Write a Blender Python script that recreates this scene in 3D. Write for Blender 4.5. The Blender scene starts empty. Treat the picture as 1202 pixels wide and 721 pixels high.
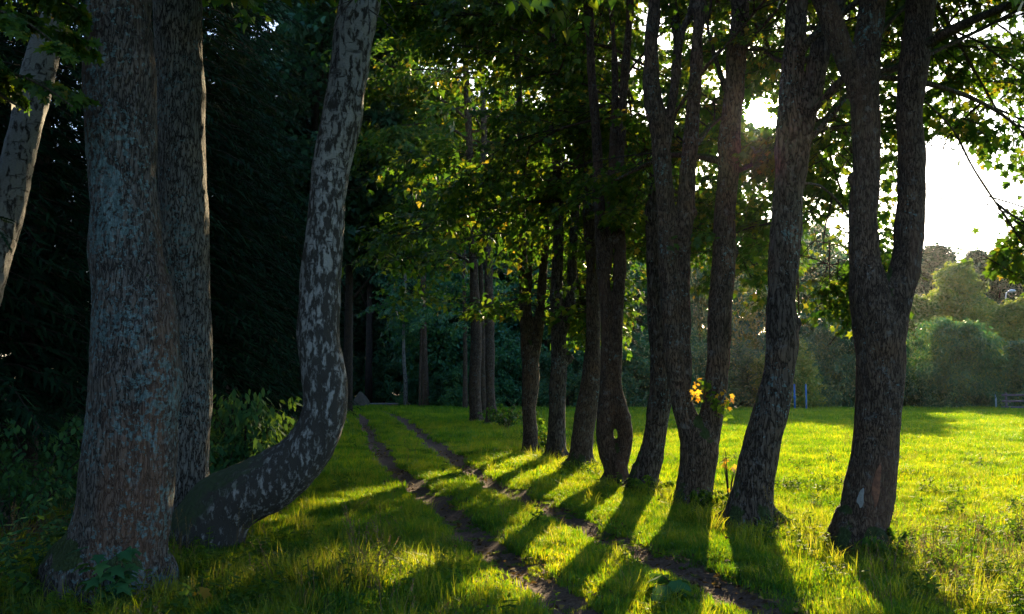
import bpy, math, random, time
import numpy as np
from mathutils import Vector, Matrix, noise as mnoise
T0 = time.time()
random.seed(7)
RNG = np.random.default_rng(11)
sc = bpy.context.scene
COL = sc.collection
R = math.radians

# ------------------------------------------------------------------ camera
CAMH, F, PW, PH = 1.6, 1100.0, 1202.0, 721.0
PITCH = math.atan(91.5 / F)
cam_d = bpy.data.cameras.new("camera")
cam = bpy.data.objects.new("camera", cam_d)
COL.objects.link(cam)
cam.location = (0, 0, CAMH)
cam.rotation_euler = (math.pi / 2 + PITCH, 0, 0)
cam_d.sensor_width = 36.0
cam_d.lens = F / PW * 36.0
cam_d.clip_end = 3000
cam_d.clip_start = 0.05
sc.camera = cam
CA, SA = math.cos(PITCH), math.sin(PITCH)


def ray(px, py):
    dx, u = px - PW / 2, PH / 2 - py
    return Vector((dx, F * CA - u * SA, F * SA + u * CA))


def P(px, py, D):
    d = ray(px, py)
    return Vector((0, 0, CAMH)) + d * (D / d.y)


def G(px, py):
    d = ray(px, py)
    return Vector((0, 0, CAMH)) + d * (-CAMH / d.z)


def project(p):
    """numpy (n,3) -> px, py, depth"""
    x, y, z = p[:, 0], p[:, 1], p[:, 2] - CAMH
    dep = y * CA + z * SA
    up = -y * SA + z * CA
    dep_s = np.where(dep > 0.05, dep, 0.05)
    return PW / 2 + x / dep_s * F, PH / 2 - up / dep_s * F, dep


SUN_PX = (890, 127)
S = ray(*SUN_PX).normalized()
SUN_EL = math.asin(S.z)
SUN_AZ = math.atan2(S.x, S.y)     # clockwise from +Y

# ------------------------------------------------------------------ helpers: meshes


def mesh_np(name, V, faces_list, mats, mat_ids=None, smooth=False):
    """faces_list: list of int arrays (m, k)."""
    me = bpy.data.meshes.new(name)
    V = np.asarray(V, dtype=np.float32)
    me.vertices.add(len(V))
    me.vertices.foreach_set("co", V.ravel())
    loops = np.concatenate([f.ravel() for f in faces_list]).astype(np.int32)
    tot = np.concatenate([np.full(len(f), f.shape[1]) for f in faces_list]).astype(np.int32)
    start = np.concatenate([[0], np.cumsum(tot)[:-1]]).astype(np.int32)
    me.loops.add(len(loops))
    me.loops.foreach_set("vertex_index", loops)
    me.polygons.add(len(tot))
    me.polygons.foreach_set("loop_start", start)
    me.polygons.foreach_set("loop_total", tot)
    for m in mats:
        me.materials.append(m)
    if mat_ids is not None:
        mi = np.concatenate([np.full(len(f), i) for f, i in zip(faces_list, mat_ids)]).astype(np.int32)
        me.polygons.foreach_set("material_index", mi)
    if smooth:
        me.polygons.foreach_set("use_smooth", np.ones(len(tot), dtype=bool))
    me.update(calc_edges=True)
    return me


def link(name, me, parent=None, loc=None):
    o = bpy.data.objects.new(name, me)
    COL.objects.link(o)
    if parent is not None:
        o.parent = parent
    if loc is not None:
        o.location = loc
    return o


def tag(o, label=None, cat=None, group=None, kind=None):
    if label: o["label"] = label
    if cat: o["category"] = cat
    if group: o["group"] = group
    if kind: o["kind"] = kind
    return o


def empty(name, loc, label, cat, group=None):
    o = bpy.data.objects.new(name, None)
    COL.objects.link(o)
    o.location = loc
    o.empty_display_size = 0.3
    return tag(o, label, cat, group)


def copy_tree(root, loc, rz=0.0, scale=1.0, label=None):
    r = root.copy()
    COL.objects.link(r)
    r.location = loc
    r.rotation_euler = (0, 0, rz)
    r.scale = scale if hasattr(scale, "__len__") else (scale,) * 3
    if label: r["label"] = label
    for ch in list(root.children):
        c = ch.copy()
        COL.objects.link(c)
        c.parent = r
        for g in ch.children:
            d = g.copy()
            COL.objects.link(d)
            d.parent = c
    return r


def tube(pts, rad, sides=8, cap=True):
    """pts (n,3), rad (n,) -> V, quads, tris"""
    pts = np.asarray(pts, float)
    rad = np.asarray(rad, float)
    n = len(pts)
    t = np.gradient(pts, axis=0)
    t /= np.linalg.norm(t, axis=1)[:, None] + 1e-9
    ref = np.array([0.0, 1, 0.13]) if abs(t[:, 2]).mean() > 0.6 else np.array([0.05, 0.08, 1.0])
    a = np.cross(t, ref)
    a /= np.linalg.norm(a, axis=1)[:, None] + 1e-9
    b = np.cross(t, a)
    ang = np.linspace(0, 2 * np.pi, sides, endpoint=False)
    V = pts[:, None, :] + rad[:, None, None] * (np.cos(ang)[None, :, None] * a[:, None, :] + np.sin(ang)[None, :, None] * b[:, None, :])
    V = V.reshape(-1, 3)
    i = np.arange(n - 1)[:, None] * sides
    j = np.arange(sides)[None, :]
    j2 = (j + 1) % sides
    Q = np.stack([i + j, i + j2, i + sides + j2, i + sides + j], -1).reshape(-1, 4)
    tr = np.zeros((0, 3), int)
    if cap:
        V = np.vstack([V, pts[0], pts[-1]])
        c0, c1 = n * sides, n * sides + 1
        jj = np.arange(sides)
        tr = np.vstack([np.stack([np.full(sides, c0), (jj + 1) % sides, jj], -1),
                        np.stack([np.full(sides, c1), (n - 1) * sides + jj, (n - 1) * sides + (jj + 1) % sides], -1)])
    return V, Q, tr


def resample(pts, rad, step):
    """Catmull-Rom through pts with radii."""
    pts = np.asarray(pts, float); rad = np.asarray(rad, float)
    out, outr = [], []
    n = len(pts)
    for i in range(n - 1):
        p0, p1, p2, p3 = pts[max(i - 1, 0)], pts[i], pts[i + 1], pts[min(i + 2, n - 1)]
        m = max(1, int(np.linalg.norm(p2 - p1) / step))
        for k in range(m):
            t = k / m
            out.append(0.5 * ((2 * p1) + (-p0 + p2) * t + (2 * p0 - 5 * p1 + 4 * p2 - p3) * t * t + (-p0 + 3 * p1 - 3 * p2 + p3) * t ** 3))
            outr.append(rad[i] * (1 - t) + rad[i + 1] * t)
    out.append(pts[-1]); outr.append(rad[-1])
    return np.array(out), np.array(outr)


class Acc:
    def __init__(s): s.V, s.F, s.n = [], {}, 0
    def add(s, V, *faces, mat=0):
        s.V.append(np.asarray(V, float))
        for f in faces:
            if len(f): s.F.setdefault((f.shape[1], mat), []).append(f + s.n)
        s.n += len(V)
    def mesh(s, name, mats, smooth=False, offset=None):
        V = np.vstack(s.V)
        if offset is not None: V = V - np.asarray(offset)
        keys = list(s.F)
        return mesh_np(name, V, [np.vstack(s.F[k]) for k in keys], mats, [k[1] for k in keys], smooth)


def rotmats(yaw, pitch, roll):
    cy, sy, cp, sp, cr, sr = np.cos(yaw), np.sin(yaw), np.cos(pitch), np.sin(pitch), np.cos(roll), np.sin(roll)
    z, o = np.zeros_like(yaw), np.ones_like(yaw)
    Rz = np.stack([cy, -sy, z, sy, cy, z, z, z, o], -1).reshape(-1, 3, 3)
    Rx = np.stack([o, z, z, z, cp, -sp, z, sp, cp], -1).reshape(-1, 3, 3)
    Ry = np.stack([cr, z, sr, z, o, z, -sr, z, cr], -1).reshape(-1, 3, 3)
    return Rz @ Rx @ Ry


def scatter_shape(shape, pos, Rm, size):
    """shape (k,3) placed n times -> V (n*k,3), faces (n,k) ngon"""
    k = len(shape)
    V = np.einsum("nij,kj->nki", Rm, shape) * size[:, None, None] + pos[:, None, :]
    F_ = np.arange(len(pos) * k).reshape(-1, k)
    return V.reshape(-1, 3), F_


_h = [(0.16, -0.07), (0.42, 0.02), (0.27, 0.22), (0.56, 0.56), (0.2, 0.54)]
MAPLE = np.array([(0, 0, 0)] + [(x, y, -0.10 * abs(x)) for x, y in _h] + [(0, 1.0, -0.12)] + [(-x, y, -0.10 * abs(x)) for x, y in _h[::-1]])
MAPLE6 = np.array([(0, 0, 0), (0.42, 0.1, -.04), (0.2, 0.55, 0), (0, 1, -.1), (-0.2, 0.55, 0), (-0.42, 0.1, -.04)])
OVAL = np.array([(0, 0, 0), (0.24, 0.3, -.03), (0.2, 0.65, -.03), (0, 1, -.1), (-0.2, 0.65, -.03), (-0.24, 0.3, -.03)])
RHOMB = np.array([(0, 0, 0), (0.3, 0.5, 0), (0, 1, 0), (-0.3, 0.5, 0)])

# ------------------------------------------------------------------ materials


def new_mat(name):
    m = bpy.data.materials.new(name)
    m.use_nodes = True
    nt = m.node_tree
    nt.nodes.clear()
    out = nt.nodes.new("ShaderNodeOutputMaterial")
    return m, nt, out


def N(nt, typ, **kw):
    n = nt.nodes.new(typ)
    for k, v in kw.items():
        if k in n.inputs.keys(): n.inputs[k].default_value = v
        else: setattr(n, k, v)
    return n


def ramp(nt, fac, stops, interp="LINEAR"):
    n = nt.nodes.new("ShaderNodeValToRGB")
    n.color_ramp.interpolation = interp
    cr = n.color_ramp
    while len(cr.elements) < len(stops): cr.elements.new(0.5)
    for e, (p, c) in zip(cr.elements, stops):
        e.position = p
        e.color = (*c, 1) if len(c) == 3 else c
    nt.links.new(fac, n.inputs[0])
    return n.outputs[0]


def mixc(nt, fac, a, b, mode="MIX"):
    n = nt.nodes.new("ShaderNodeMix")
    n.data_type = "RGBA"; n.blend_type = mode
    for s, v in ((n.inputs[0], fac), (n.inputs[6], a), (n.inputs[7], b)):
        if isinstance(v, (int, float)): s.default_value = v
        elif isinstance(v, tuple): s.default_value = (*v, 1)
        else: nt.links.new(v, s)
    return n.outputs[2]


def math_(nt, op, a, b=0.0):
    n = nt.nodes.new("ShaderNodeMath"); n.operation = op
    for s, v in ((n.inputs[0], a), (n.inputs[1], b)):
        if isinstance(v, (int, float)): s.default_value = v
        else: nt.links.new(v, s)
    return n.outputs[0]


def leaf_mat(name, cols, trans, tfac=0.5, rough=0.45, spec=0.35, patch=0.0):
    """cols: stops for reflectance by random; trans: same for transmitted colour"""
    m, nt, out = new_mat(name)
    geo = N(nt, "ShaderNodeNewGeometry")
    rnd = geo.outputs["Random Per Island"]
    c1, c2 = ramp(nt, rnd, cols), ramp(nt, rnd, trans)
    if patch:
        nz = N(nt, "ShaderNodeTexNoise", Scale=patch, Detail=6.0, Roughness=0.6)
        nt.links.new(geo.outputs["Position"], nz.inputs["Vector"])
        f = ramp(nt, nz.outputs[0], [(0.33, (0.38, 0.52, 0.55)), (0.5, (0.9, 0.95, 0.9)), (0.64, (1.3, 1.15, 1.0))])
        n2_ = N(nt, "ShaderNodeTexNoise", Scale=patch * 0.22, Detail=4.0, Roughness=0.55)
        nt.links.new(geo.outputs["Position"], n2_.inputs["Vector"])
        f = mixc(nt, 1.0, f, ramp(nt, n2_.outputs[0], [(0.36, (0.55, 0.75, 0.8)), (0.55, (1.0, 1.0, 1.0)), (0.68, (1.15, 1.0, 0.9))]), "MULTIPLY")
        c1, c2 = mixc(nt, 1.0, c1, f, "MULTIPLY"), mixc(nt, 1.0, c2, f, "MULTIPLY")
    p = N(nt, "ShaderNodeBsdfPrincipled", Roughness=rough)
    p.inputs["Specular IOR Level"].default_value = spec
    nt.links.new(c1, p.inputs["Base Color"])
    t = N(nt, "ShaderNodeBsdfTranslucent")
    nt.links.new(c2, t.inputs["Color"])
    mx = N(nt, "ShaderNodeMixShader")
    mx.inputs[0].default_value = tfac
    nt.links.new(p.outputs[0], mx.inputs[1]); nt.links.new(t.outputs[0], mx.inputs[2])
    nt.links.new(mx.outputs[0], out.inputs[0])
    return m


G1, G2, G3 = (0.022, 0.060, 0.012), (0.040, 0.095, 0.014), (0.075, 0.13, 0.016)
M_LEAF = leaf_mat("maple_leaf", [(0, G1), (0.55, G2), (0.93, G3), (0.995, (0.22, 0.17, 0.02))],
                  [(0, (0.055, 0.17, 0.014)), (0.6, (0.14, 0.27, 0.014)), (0.93, (0.32, 0.38, 0.015)), (0.995, (0.60, 0.40, 0.03))], 0.45)
M_LEAF_YELLOW = leaf_mat("autumn_leaf", [(0, (0.30, 0.16, 0.02)), (1, (0.35, 0.26, 0.03))],
                         [(0, (0.7, 0.32, 0.02)), (1, (0.75, 0.5, 0.04))], 0.55)
M_BG_TEAL = leaf_mat("far_leaf_cool", [(0, (0.035, 0.14, 0.09)), (0.6, (0.06, 0.20, 0.11)), (1, (0.13, 0.27, 0.09))],
                     [(0, (0.05, 0.2, 0.05)), (0.7, (0.12, 0.30, 0.04)), (1, (0.36, 0.42, 0.02))], 0.4, patch=0.5)
M_BG_WARM = leaf_mat("far_leaf_warm", [(0, (0.06, 0.16, 0.04)), (0.6, (0.10, 0.21, 0.05)), (1, (0.18, 0.27, 0.06))],
                     [(0, (0.26, 0.40, 0.04)), (0.7, (0.52, 0.58, 0.06)), (1, (0.75, 0.62, 0.07))], 0.45, patch=0.4)
M_BG_DARK = leaf_mat("far_leaf_dark", [(0, (0.022, 0.085, 0.055)), (1, (0.055, 0.15, 0.075))],
                     [(0, (0.03, 0.07, 0.02)), (1, (0.07, 0.13, 0.025))], 0.35, patch=0.4)
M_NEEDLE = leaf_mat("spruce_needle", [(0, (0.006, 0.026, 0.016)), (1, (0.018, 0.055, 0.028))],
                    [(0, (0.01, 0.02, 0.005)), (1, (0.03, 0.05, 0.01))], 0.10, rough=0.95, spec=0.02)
M_GRASS = leaf_mat("lawn_grass", [(0, (0.014, 0.12, 0.028)), (0.5, (0.028, 0.16, 0.03)), (1, (0.06, 0.18, 0.025))],
                   [(0, (0.18, 0.42, 0.006)), (0.55, (0.44, 0.57, 0.005)), (1, (0.80, 0.70, 0.008))], 0.55, rough=0.5, spec=0.2, patch=0.9)
M_TALL = leaf_mat("tall_grass", [(0, (0.03, 0.09, 0.014)), (0.6, (0.06, 0.13, 0.018)), (1, (0.14, 0.15, 0.035))],
                  [(0, (0.28, 0.44, 0.006)), (0.6, (0.50, 0.56, 0.008)), (1, (0.66, 0.56, 0.04))], 0.55, rough=0.5, spec=0.25)
M_STRAW = leaf_mat("dry_straw", [(0, (0.12, 0.08, 0.04)), (1, (0.24, 0.18, 0.09))],
                   [(0, (0.25, 0.16, 0.05)), (1, (0.38, 0.28, 0.10))], 0.35, rough=0.8, spec=0.1)
M_WEED = leaf_mat("weed_leaf", [(0, (0.02, 0.065, 0.018)), (0.7, (0.04, 0.10, 0.022)), (1, (0.08, 0.14, 0.02))],
                  [(0, (0.10, 0.24, 0.01)), (1, (0.32, 0.44, 0.015))], 0.5, rough=0.7, spec=0.12)
M_IVY = leaf_mat("undergrowth_leaf", [(0, (0.022, 0.085, 0.040)), (1, (0.05, 0.15, 0.055))],
                 [(0, (0.06, 0.14, 0.02)), (1, (0.16, 0.26, 0.02))], 0.35, rough=0.75, spec=0.06)


def bark_mat(name, dark, mid, light, lichen=0.0, moss=0.0, scale=1.0, bump=0.6, warm=0.0):
    m, nt, out = new_mat(name)
    tc = N(nt, "ShaderNodeTexCoord")
    mp = N(nt, "ShaderNodeMapping"); mp.inputs["Scale"].default_value = (scale, scale, scale * 0.22)
    nt.links.new(tc.outputs["Object"], mp.inputs[0])
    fis = N(nt, "ShaderNodeTexVoronoi", Scale=26.0, feature="DISTANCE_TO_EDGE")
    wob = N(nt, "ShaderNodeTexNoise", Scale=7.0, Detail=5.0, Roughness=0.65)
    nt.links.new(mp.outputs[0], wob.inputs["Vector"])
    ad = N(nt, "ShaderNodeVectorMath", operation="MULTIPLY_ADD")
    nt.links.new(wob.outputs["Color"], ad.inputs[0]); ad.inputs[1].default_value = (.22, .22, .22)
    nt.links.new(mp.outputs[0], ad.inputs[2])
    nt.links.new(ad.outputs[0], fis.inputs["Vector"])
    fine = N(nt, "ShaderNodeTexNoise", Scale=60.0, Detail=8.0, Roughness=0.7)
    nt.links.new(mp.outputs[0], fine.inputs["Vector"])
    big = N(nt, "ShaderNodeTexNoise", Scale=3.0, Detail=4.0)
    nt.links.new(tc.outputs["Object"], big.inputs["Vector"])
    fm = ramp(nt, fis.outputs["Distance"], [(0.0, (0.0,) * 3), (0.12, (0.75,) * 3), (0.4, (1,) * 3)])
    h = math_(nt, "MULTIPLY", fm, math_(nt, "ADD", fine.outputs[0], 0.4))
    col = ramp(nt, h, [(0.05, dark), (0.45, mid), (0.95, light)])
    tint = ramp(nt, big.outputs[0], [(0.3, (0.7, 0.68, 0.66)), (0.5, (1, 1, 1)), (0.72, (1.25, 1.08, 0.92))])
    col = mixc(nt, 1.0, col, tint, "MULTIPLY")
    if warm:
        wn = N(nt, "ShaderNodeTexNoise", Scale=2.2, Detail=3.0)
        nt.links.new(mp.outputs[0], wn.inputs["Vector"])
        wf = ramp(nt, wn.outputs[0], [(0.52, (0,) * 3), (0.66, (warm,) * 3)])
        col = mixc(nt, wf, col, (0.16, 0.085, 0.055))
    if lichen:
        l1_ = N(nt, "ShaderNodeTexNoise", Scale=22.0, Detail=7.0, Roughness=0.62, Distortion=0.2)
        l2 = N(nt, "ShaderNodeTexNoise", Scale=42.0, Detail=6.0, Roughness=0.7)
        l3 = N(nt, "ShaderNodeTexNoise", Scale=1.7, Detail=3.0)
        for q in (l1_, l2, l3): nt.links.new(tc.outputs["Object"], q.inputs["Vector"])
        a = math_(nt, "ADD", math_(nt, "ADD", math_(nt, "MULTIPLY", l3.outputs[0], 0.55), math_(nt, "MULTIPLY", l1_.outputs[0], 0.8)), math_(nt, "MULTIPLY", l2.outputs[0], 0.25))
        lf = ramp(nt, a, [(0.93 - 0.07 * lichen, (0,) * 3), (0.97 - 0.07 * lichen, (0.75,) * 3)])
        lc = ramp(nt, l2.outputs[0], [(0.4, (0.085, 0.14, 0.145)), (0.65, (0.19, 0.29, 0.29))])
        col = mixc(nt, lf, col, lc)
        k1 = N(nt, "ShaderNodeTexNoise", Scale=9.0, Detail=7.0, Roughness=0.75)
        nt.links.new(tc.outputs["Object"], k1.inputs["Vector"])
        kf = ramp(nt, k1.outputs[0], [(0.56, (0,) * 3), (0.64, (0.5,) * 3)])
        col = mixc(nt, kf, col, (0.20, 0.19, 0.18))
    if moss:
        sx = N(nt, "ShaderNodeSeparateXYZ"); g = N(nt, "ShaderNodeNewGeometry")
        nt.links.new(g.outputs["Normal"], sx.inputs[0])
        mn = N(nt, "ShaderNodeTexNoise", Scale=6.0, Detail=6.0, Roughness=0.7)
        nt.links.new(tc.outputs["Object"], mn.inputs["Vector"])
        mf = math_(nt, "ADD", math_(nt, "MULTIPLY", sx.outputs[2], 1.2), mn.outputs[0])
        mf = ramp(nt, mf, [(1.0 - 0.3 * moss, (0,) * 3), (1.25 - 0.3 * moss, (0.9,) * 3)])
        col = mixc(nt, mf, col, (0.035, 0.06, 0.012))
    p = N(nt, "ShaderNodeBsdfPrincipled", Roughness=0.9)
    p.inputs["Specular IOR Level"].default_value = 0.25
    nt.links.new(col, p.inputs["Base Color"])
    b = N(nt, "ShaderNodeBump", Strength=bump, Distance=0.03)
    nt.links.new(h, b.inputs["Height"])
    nt.links.new(b.outputs[0], p.inputs["Normal"])
    nt.links.new(p.outputs[0], out.inputs[0])
    return m


def birch_mat(name, dim=1.0, moss=0.0, dark=0.0):
    m, nt, out = new_mat(name)
    tc = N(nt, "ShaderNodeTexCoord")
    mp = N(nt, "ShaderNodeMapping"); mp.inputs["Scale"].default_value = (1, 1, 4.5)
    nt.links.new(tc.outputs["Object"], mp.inputs[0])
    st = N(nt, "ShaderNodeTexNoise", Scale=5.0, Detail=5.0, Roughness=0.6)
    nt.links.new(mp.outputs[0], st.inputs["Vector"])
    mp2 = N(nt, "ShaderNodeMapping"); mp2.inputs["Scale"].default_value = (1.5, 1.5, 0.6)
    nt.links.new(tc.outputs["Object"], mp2.inputs[0])
    cr = N(nt, "ShaderNodeTexNoise", Scale=13.0, Detail=9.0, Roughness=0.7, Distortion=0.25)
    nt.links.new(mp2.outputs[0], cr.inputs["Vector"])
    sx = N(nt, "ShaderNodeSeparateXYZ"); nt.links.new(tc.outputs["Object"], sx.inputs[0])
    hz = math_(nt, "MULTIPLY", sx.outputs[2], 0.02)
    f1 = ramp(nt, math_(nt, "ADD", cr.outputs[0], hz), [(0.44 + dark, (1,) * 3), (0.50 + dark, (0,) * 3)])
    f2 = ramp(nt, st.outputs[0], [(0.60, (0,) * 3), (0.66, (0.8,) * 3)])
    f = math_(nt, "MAXIMUM", f1, f2)
    fine = N(nt, "ShaderNodeTexNoise", Scale=50.0, Detail=6.0, Roughness=0.7)
    nt.links.new(mp.outputs[0], fine.inputs["Vector"])
    w = ramp(nt, fine.outputs[0], [(0.3, tuple(dim * c for c in (0.26, 0.25, 0.24))), (0.7, tuple(dim * c for c in (0.52, 0.50, 0.48)))])
    col = mixc(nt, f, w, (0.035, 0.03, 0.025))
    if moss:
        g = N(nt, "ShaderNodeNewGeometry"); s2 = N(nt, "ShaderNodeSeparateXYZ")
        nt.links.new(g.outputs["Normal"], s2.inputs[0])
        mf = math_(nt, "ADD", math_(nt, "MULTIPLY", s2.outputs[2], 1.3), cr.outputs[0])
        low = ramp(nt, sx.outputs[2], [(0.35, (1,) * 3), (1.0, (0.45,) * 3)])
        col = mixc(nt, ramp(nt, math_(nt, "MULTIPLY", mf, low), [(0.72, (0,) * 3), (0.95, (0.95,) * 3)]), col, (0.03, 0.055, 0.012))
    p = N(nt, "ShaderNodeBsdfPrincipled", Roughness=0.75)
    nt.links.new(col, p.inputs["Base Color"])
    b = N(nt, "ShaderNodeBump", Strength=1.0, Distance=0.03)
    nt.links.new(math_(nt, "ADD", math_(nt, "MULTIPLY", f, -1.0), math_(nt, "MULTIPLY", fine.outputs[0], 0.5)), b.inputs["Height"])
    nt.links.new(b.outputs[0], p.inputs["Normal"])
    nt.links.new(p.outputs[0], out.inputs[0])
    return m


M_BARK = bark_mat("maple_bark", (0.014, 0.009, 0.006), (0.072, 0.045, 0.029), (0.145, 0.100, 0.07), lichen=0.1, moss=0.25, bump=0.8)
M_BARK2 = bark_mat("grey_maple_bark", (0.014, 0.010, 0.007), (0.065, 0.046, 0.034), (0.13, 0.10, 0.078), lichen=0.35, moss=0.35, bump=1.0, scale=0.7)
M_BARK3 = bark_mat("brown_maple_bark", (0.016, 0.009, 0.006), (0.07, 0.042, 0.028), (0.13, 0.088, 0.06), lichen=-0.2, moss=0.25, bump=0.9, scale=1.35, warm=0.5)
M_BARK_LICHEN = bark_mat("lichened_bark", (0.02, 0.017, 0.014), (0.075, 0.062, 0.053), (0.14, 0.12, 0.105), lichen=1.5, moss=0.1, warm=0.9, bump=1.0)
M_BARK_ROUGH = bark_mat("rough_bark", (0.016, 0.013, 0.011), (0.085, 0.08, 0.072), (0.22, 0.21, 0.19), lichen=0.7, moss=0.2, bump=0.9)
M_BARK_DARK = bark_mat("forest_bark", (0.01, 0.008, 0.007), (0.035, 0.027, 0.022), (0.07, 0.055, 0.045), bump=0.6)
M_BIRCH = birch_mat("birch_bark", 0.78, moss=1.0, dark=0.09)
M_BIRCH_W = birch_mat("white_birch_bark", 0.6, dark=0.04)


def simple_mat(name, col, rough=0.7, metal=0.0, nscale=8.0, var=0.3):
    m, nt, out = new_mat(name)
    tc = N(nt, "ShaderNodeTexCoord")
    nz = N(nt, "ShaderNodeTexNoise", Scale=nscale, Detail=6.0, Roughness=0.65)
    nt.links.new(tc.outputs["Object"], nz.inputs["Vector"])
    c = ramp(nt, nz.outputs[0], [(0.3, tuple(x * (1 - var) for x in col)), (0.7, tuple(min(1, x * (1 + var)) for x in col))])
    p = N(nt, "ShaderNodeBsdfPrincipled", Roughness=rough, Metallic=metal)
    nt.links.new(c, p.inputs["Base Color"])
    b = N(nt, "ShaderNodeBump", Strength=0.3, Distance=0.01)
    nt.links.new(nz.outputs[0], b.inputs["Height"]); nt.links.new(b.outputs[0], p.inputs["Normal"])
    nt.links.new(p.outputs[0], out.inputs[0])
    return m


def ground_mat():
    m, nt, out = new_mat("soil_and_turf")
    tc = N(nt, "ShaderNodeTexCoord")
    n1 = N(nt, "ShaderNodeTexNoise", Scale=1.3, Detail=8.0, Roughness=0.7)
    n2 = N(nt, "ShaderNodeTexNoise", Scale=28.0, Detail=8.0, Roughness=0.75)
    n3 = N(nt, "ShaderNodeTexVoronoi", Scale=22.0)
    for q in (n1, n2, n3): nt.links.new(tc.outputs["Object"], q.inputs["Vector"])
    soil = ramp(nt, n2.outputs[0], [(0.25, (0.045, 0.028, 0.020)), (0.5, (0.13, 0.080, 0.058)), (0.75, (0.24, 0.165, 0.125))])
    turf = ramp(nt, n1.outputs[0], [(0.3, (0.022, 0.05, 0.010)), (0.7, (0.05, 0.10, 0.012))])
    at = N(nt, "ShaderNodeAttribute", attribute_name="turf")
    col = mixc(nt, at.outputs["Fac"], soil, turf)
    p = N(nt, "ShaderNodeBsdfPrincipled", Roughness=0.95)
    p.inputs["Specular IOR Level"].default_value = 0.2
    nt.links.new(col, p.inputs["Base Color"])
    b = N(nt, "ShaderNodeBump", Strength=0.9, Distance=0.03)
    nt.links.new(math_(nt, "ADD", n2.outputs[0], math_(nt, "MULTIPLY", n3.outputs["Distance"], 0.5)), b.inputs["Height"])
    nt.links.new(b.outputs[0], p.inputs["Normal"])
    nt.links.new(p.outputs[0], out.inputs[0])
    return m


# ------------------------------------------------------------------ world + sun
w = bpy.data.worlds.new("World"); sc.world = w; w.use_nodes = True
nt = w.node_tree; nt.nodes.clear()
wo = nt.nodes.new("ShaderNodeOutputWorld"); bg = nt.nodes.new("ShaderNodeBackground")
sky = nt.nodes.new("ShaderNodeTexSky"); sky.sky_type = "NISHITA"; sky.sun_disc = False
sky.sun_elevation = SUN_EL; sky.sun_rotation = SUN_AZ
sky.air_density = 1.0; sky.dust_density = 1.0; sky.ozone_density = 3.0
# the visible sun: a small bright disc with its aureole, in the sky itself
tcw = nt.nodes.new("ShaderNodeTexCoord")
dt = nt.nodes.new("ShaderNodeVectorMath"); dt.operation = "DOT_PRODUCT"
nt.links.new(tcw.outputs["Generated"], dt.inputs[0]); dt.inputs[1].default_value = S
ang = math_(nt, "ARCCOSINE", math_(nt, "MINIMUM", dt.outputs["Value"], 1.0))
mr = nt.nodes.new("ShaderNodeMapRange"); mr.interpolation_type = "SMOOTHSTEP"
nt.links.new(ang, mr.inputs[0]); mr.inputs[1].default_value = R(0.7); mr.inputs[2].default_value = R(1.1); mr.inputs[3].default_value = 1; mr.inputs[4].default_value = 0
disc = math_(nt, "MULTIPLY", mr.outputs[0], 900.0)
aur = math_(nt, "MULTIPLY", math_(nt, "EXPONENT", math_(nt, "MULTIPLY", ang, -1 / R(2.2))), 45.0)
em = math_(nt, "ADD", disc, aur)
sv = nt.nodes.new("ShaderNodeVectorMath"); sv.operation = "SCALE"; sv.inputs[0].default_value = (1.0, 0.80, 0.52)
nt.links.new(em, sv.inputs["Scale"])
ad = nt.nodes.new("ShaderNodeVectorMath"); ad.operation = "ADD"
nt.links.new(sky.outputs[0], ad.inputs[0]); nt.links.new(sv.outputs[0], ad.inputs[1])
nt.links.new(ad.outputs[0], bg.inputs[0]); bg.inputs[1].default_value = 0.14
nt.links.new(bg.outputs[0], wo.inputs[0])

sd = bpy.data.lights.new("sun", "SUN"); sd.energy = 5.0; sd.angle = R(0.5); sd.color = (1.0, 0.78, 0.46)
so = bpy.data.objects.new("sun", sd); COL.objects.link(so)
so.rotation_euler = Vector(S).to_track_quat("Z", "Y").to_euler()

# ------------------------------------------------------------------ ground
LR = [G(*p) for p in [(404, 481), (414, 484), (424, 489), (433, 510), (452, 541), (488, 574), (527, 600), (556, 628), (592, 655), (630, 685), (672, 716), (760, 780), (900, 900)]]
RR = [G(*p) for p in [(430, 480), (448, 483), (468, 490), (500, 514), (540, 545), (582, 571), (640, 596), (682, 616), (722, 636), (772, 658), (832, 682), (892, 713), (1010, 780), (1200, 900)]]


def seg_dist(x, y, poly):
    d = np.full(x.shape, 1e9)
    for a, b in zip(poly[:-1], poly[1:]):
        ax, ay, bx, by = a.x, a.y, b.x, b.y
        L = (bx - ax) ** 2 + (by - ay) ** 2 + 1e-9
        t = np.clip(((x - ax) * (bx - ax) + (y - ay) * (by - ay)) / L, 0, 1)
        d = np.minimum(d, np.hypot(x - ax - t * (bx - ax), y - ay - t * (by - ay)))
    return d


def cheap_noise(x, y, s, seed=0):
    r = np.random.default_rng(seed)
    v = np.zeros_like(x)
    for k in range(7):
        a = r.uniform(0, 6.28); f = s * r.uniform(0.6, 1.9); ph = r.uniform(0, 6.28)
        v += np.sin((x * math.cos(a) + y * math.sin(a)) * f + ph + 1.3 * np.sin((x * math.sin(a) - y * math.cos(a)) * f * 0.7 + ph * 2))
    return v / 7


TREE_BASES = []


def ground_z(x, y):
    x = np.asarray(x, float); y = np.asarray(y, float)
    dr = np.minimum(seg_dist(x, y, LR), seg_dist(x, y, RR))
    z = -0.085 * np.exp(-(dr / 0.22) ** 2) + 0.02 * cheap_noise(x, y, 1.6, 3) + 0.012 * cheap_noise(x, y, 5.5, 4)
    z += 0.16 * np.exp(-(((x + 1.05) / 0.9) ** 2 + ((y - 7.3) / 0.75) ** 2))           # verge hump, lower left
    z += 0.35 * np.clip((-x - 4.5 - 0.02 * y) / 6.0, 0, 1) * np.exp(-((y - 18) / 26) ** 2)
    return z


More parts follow.
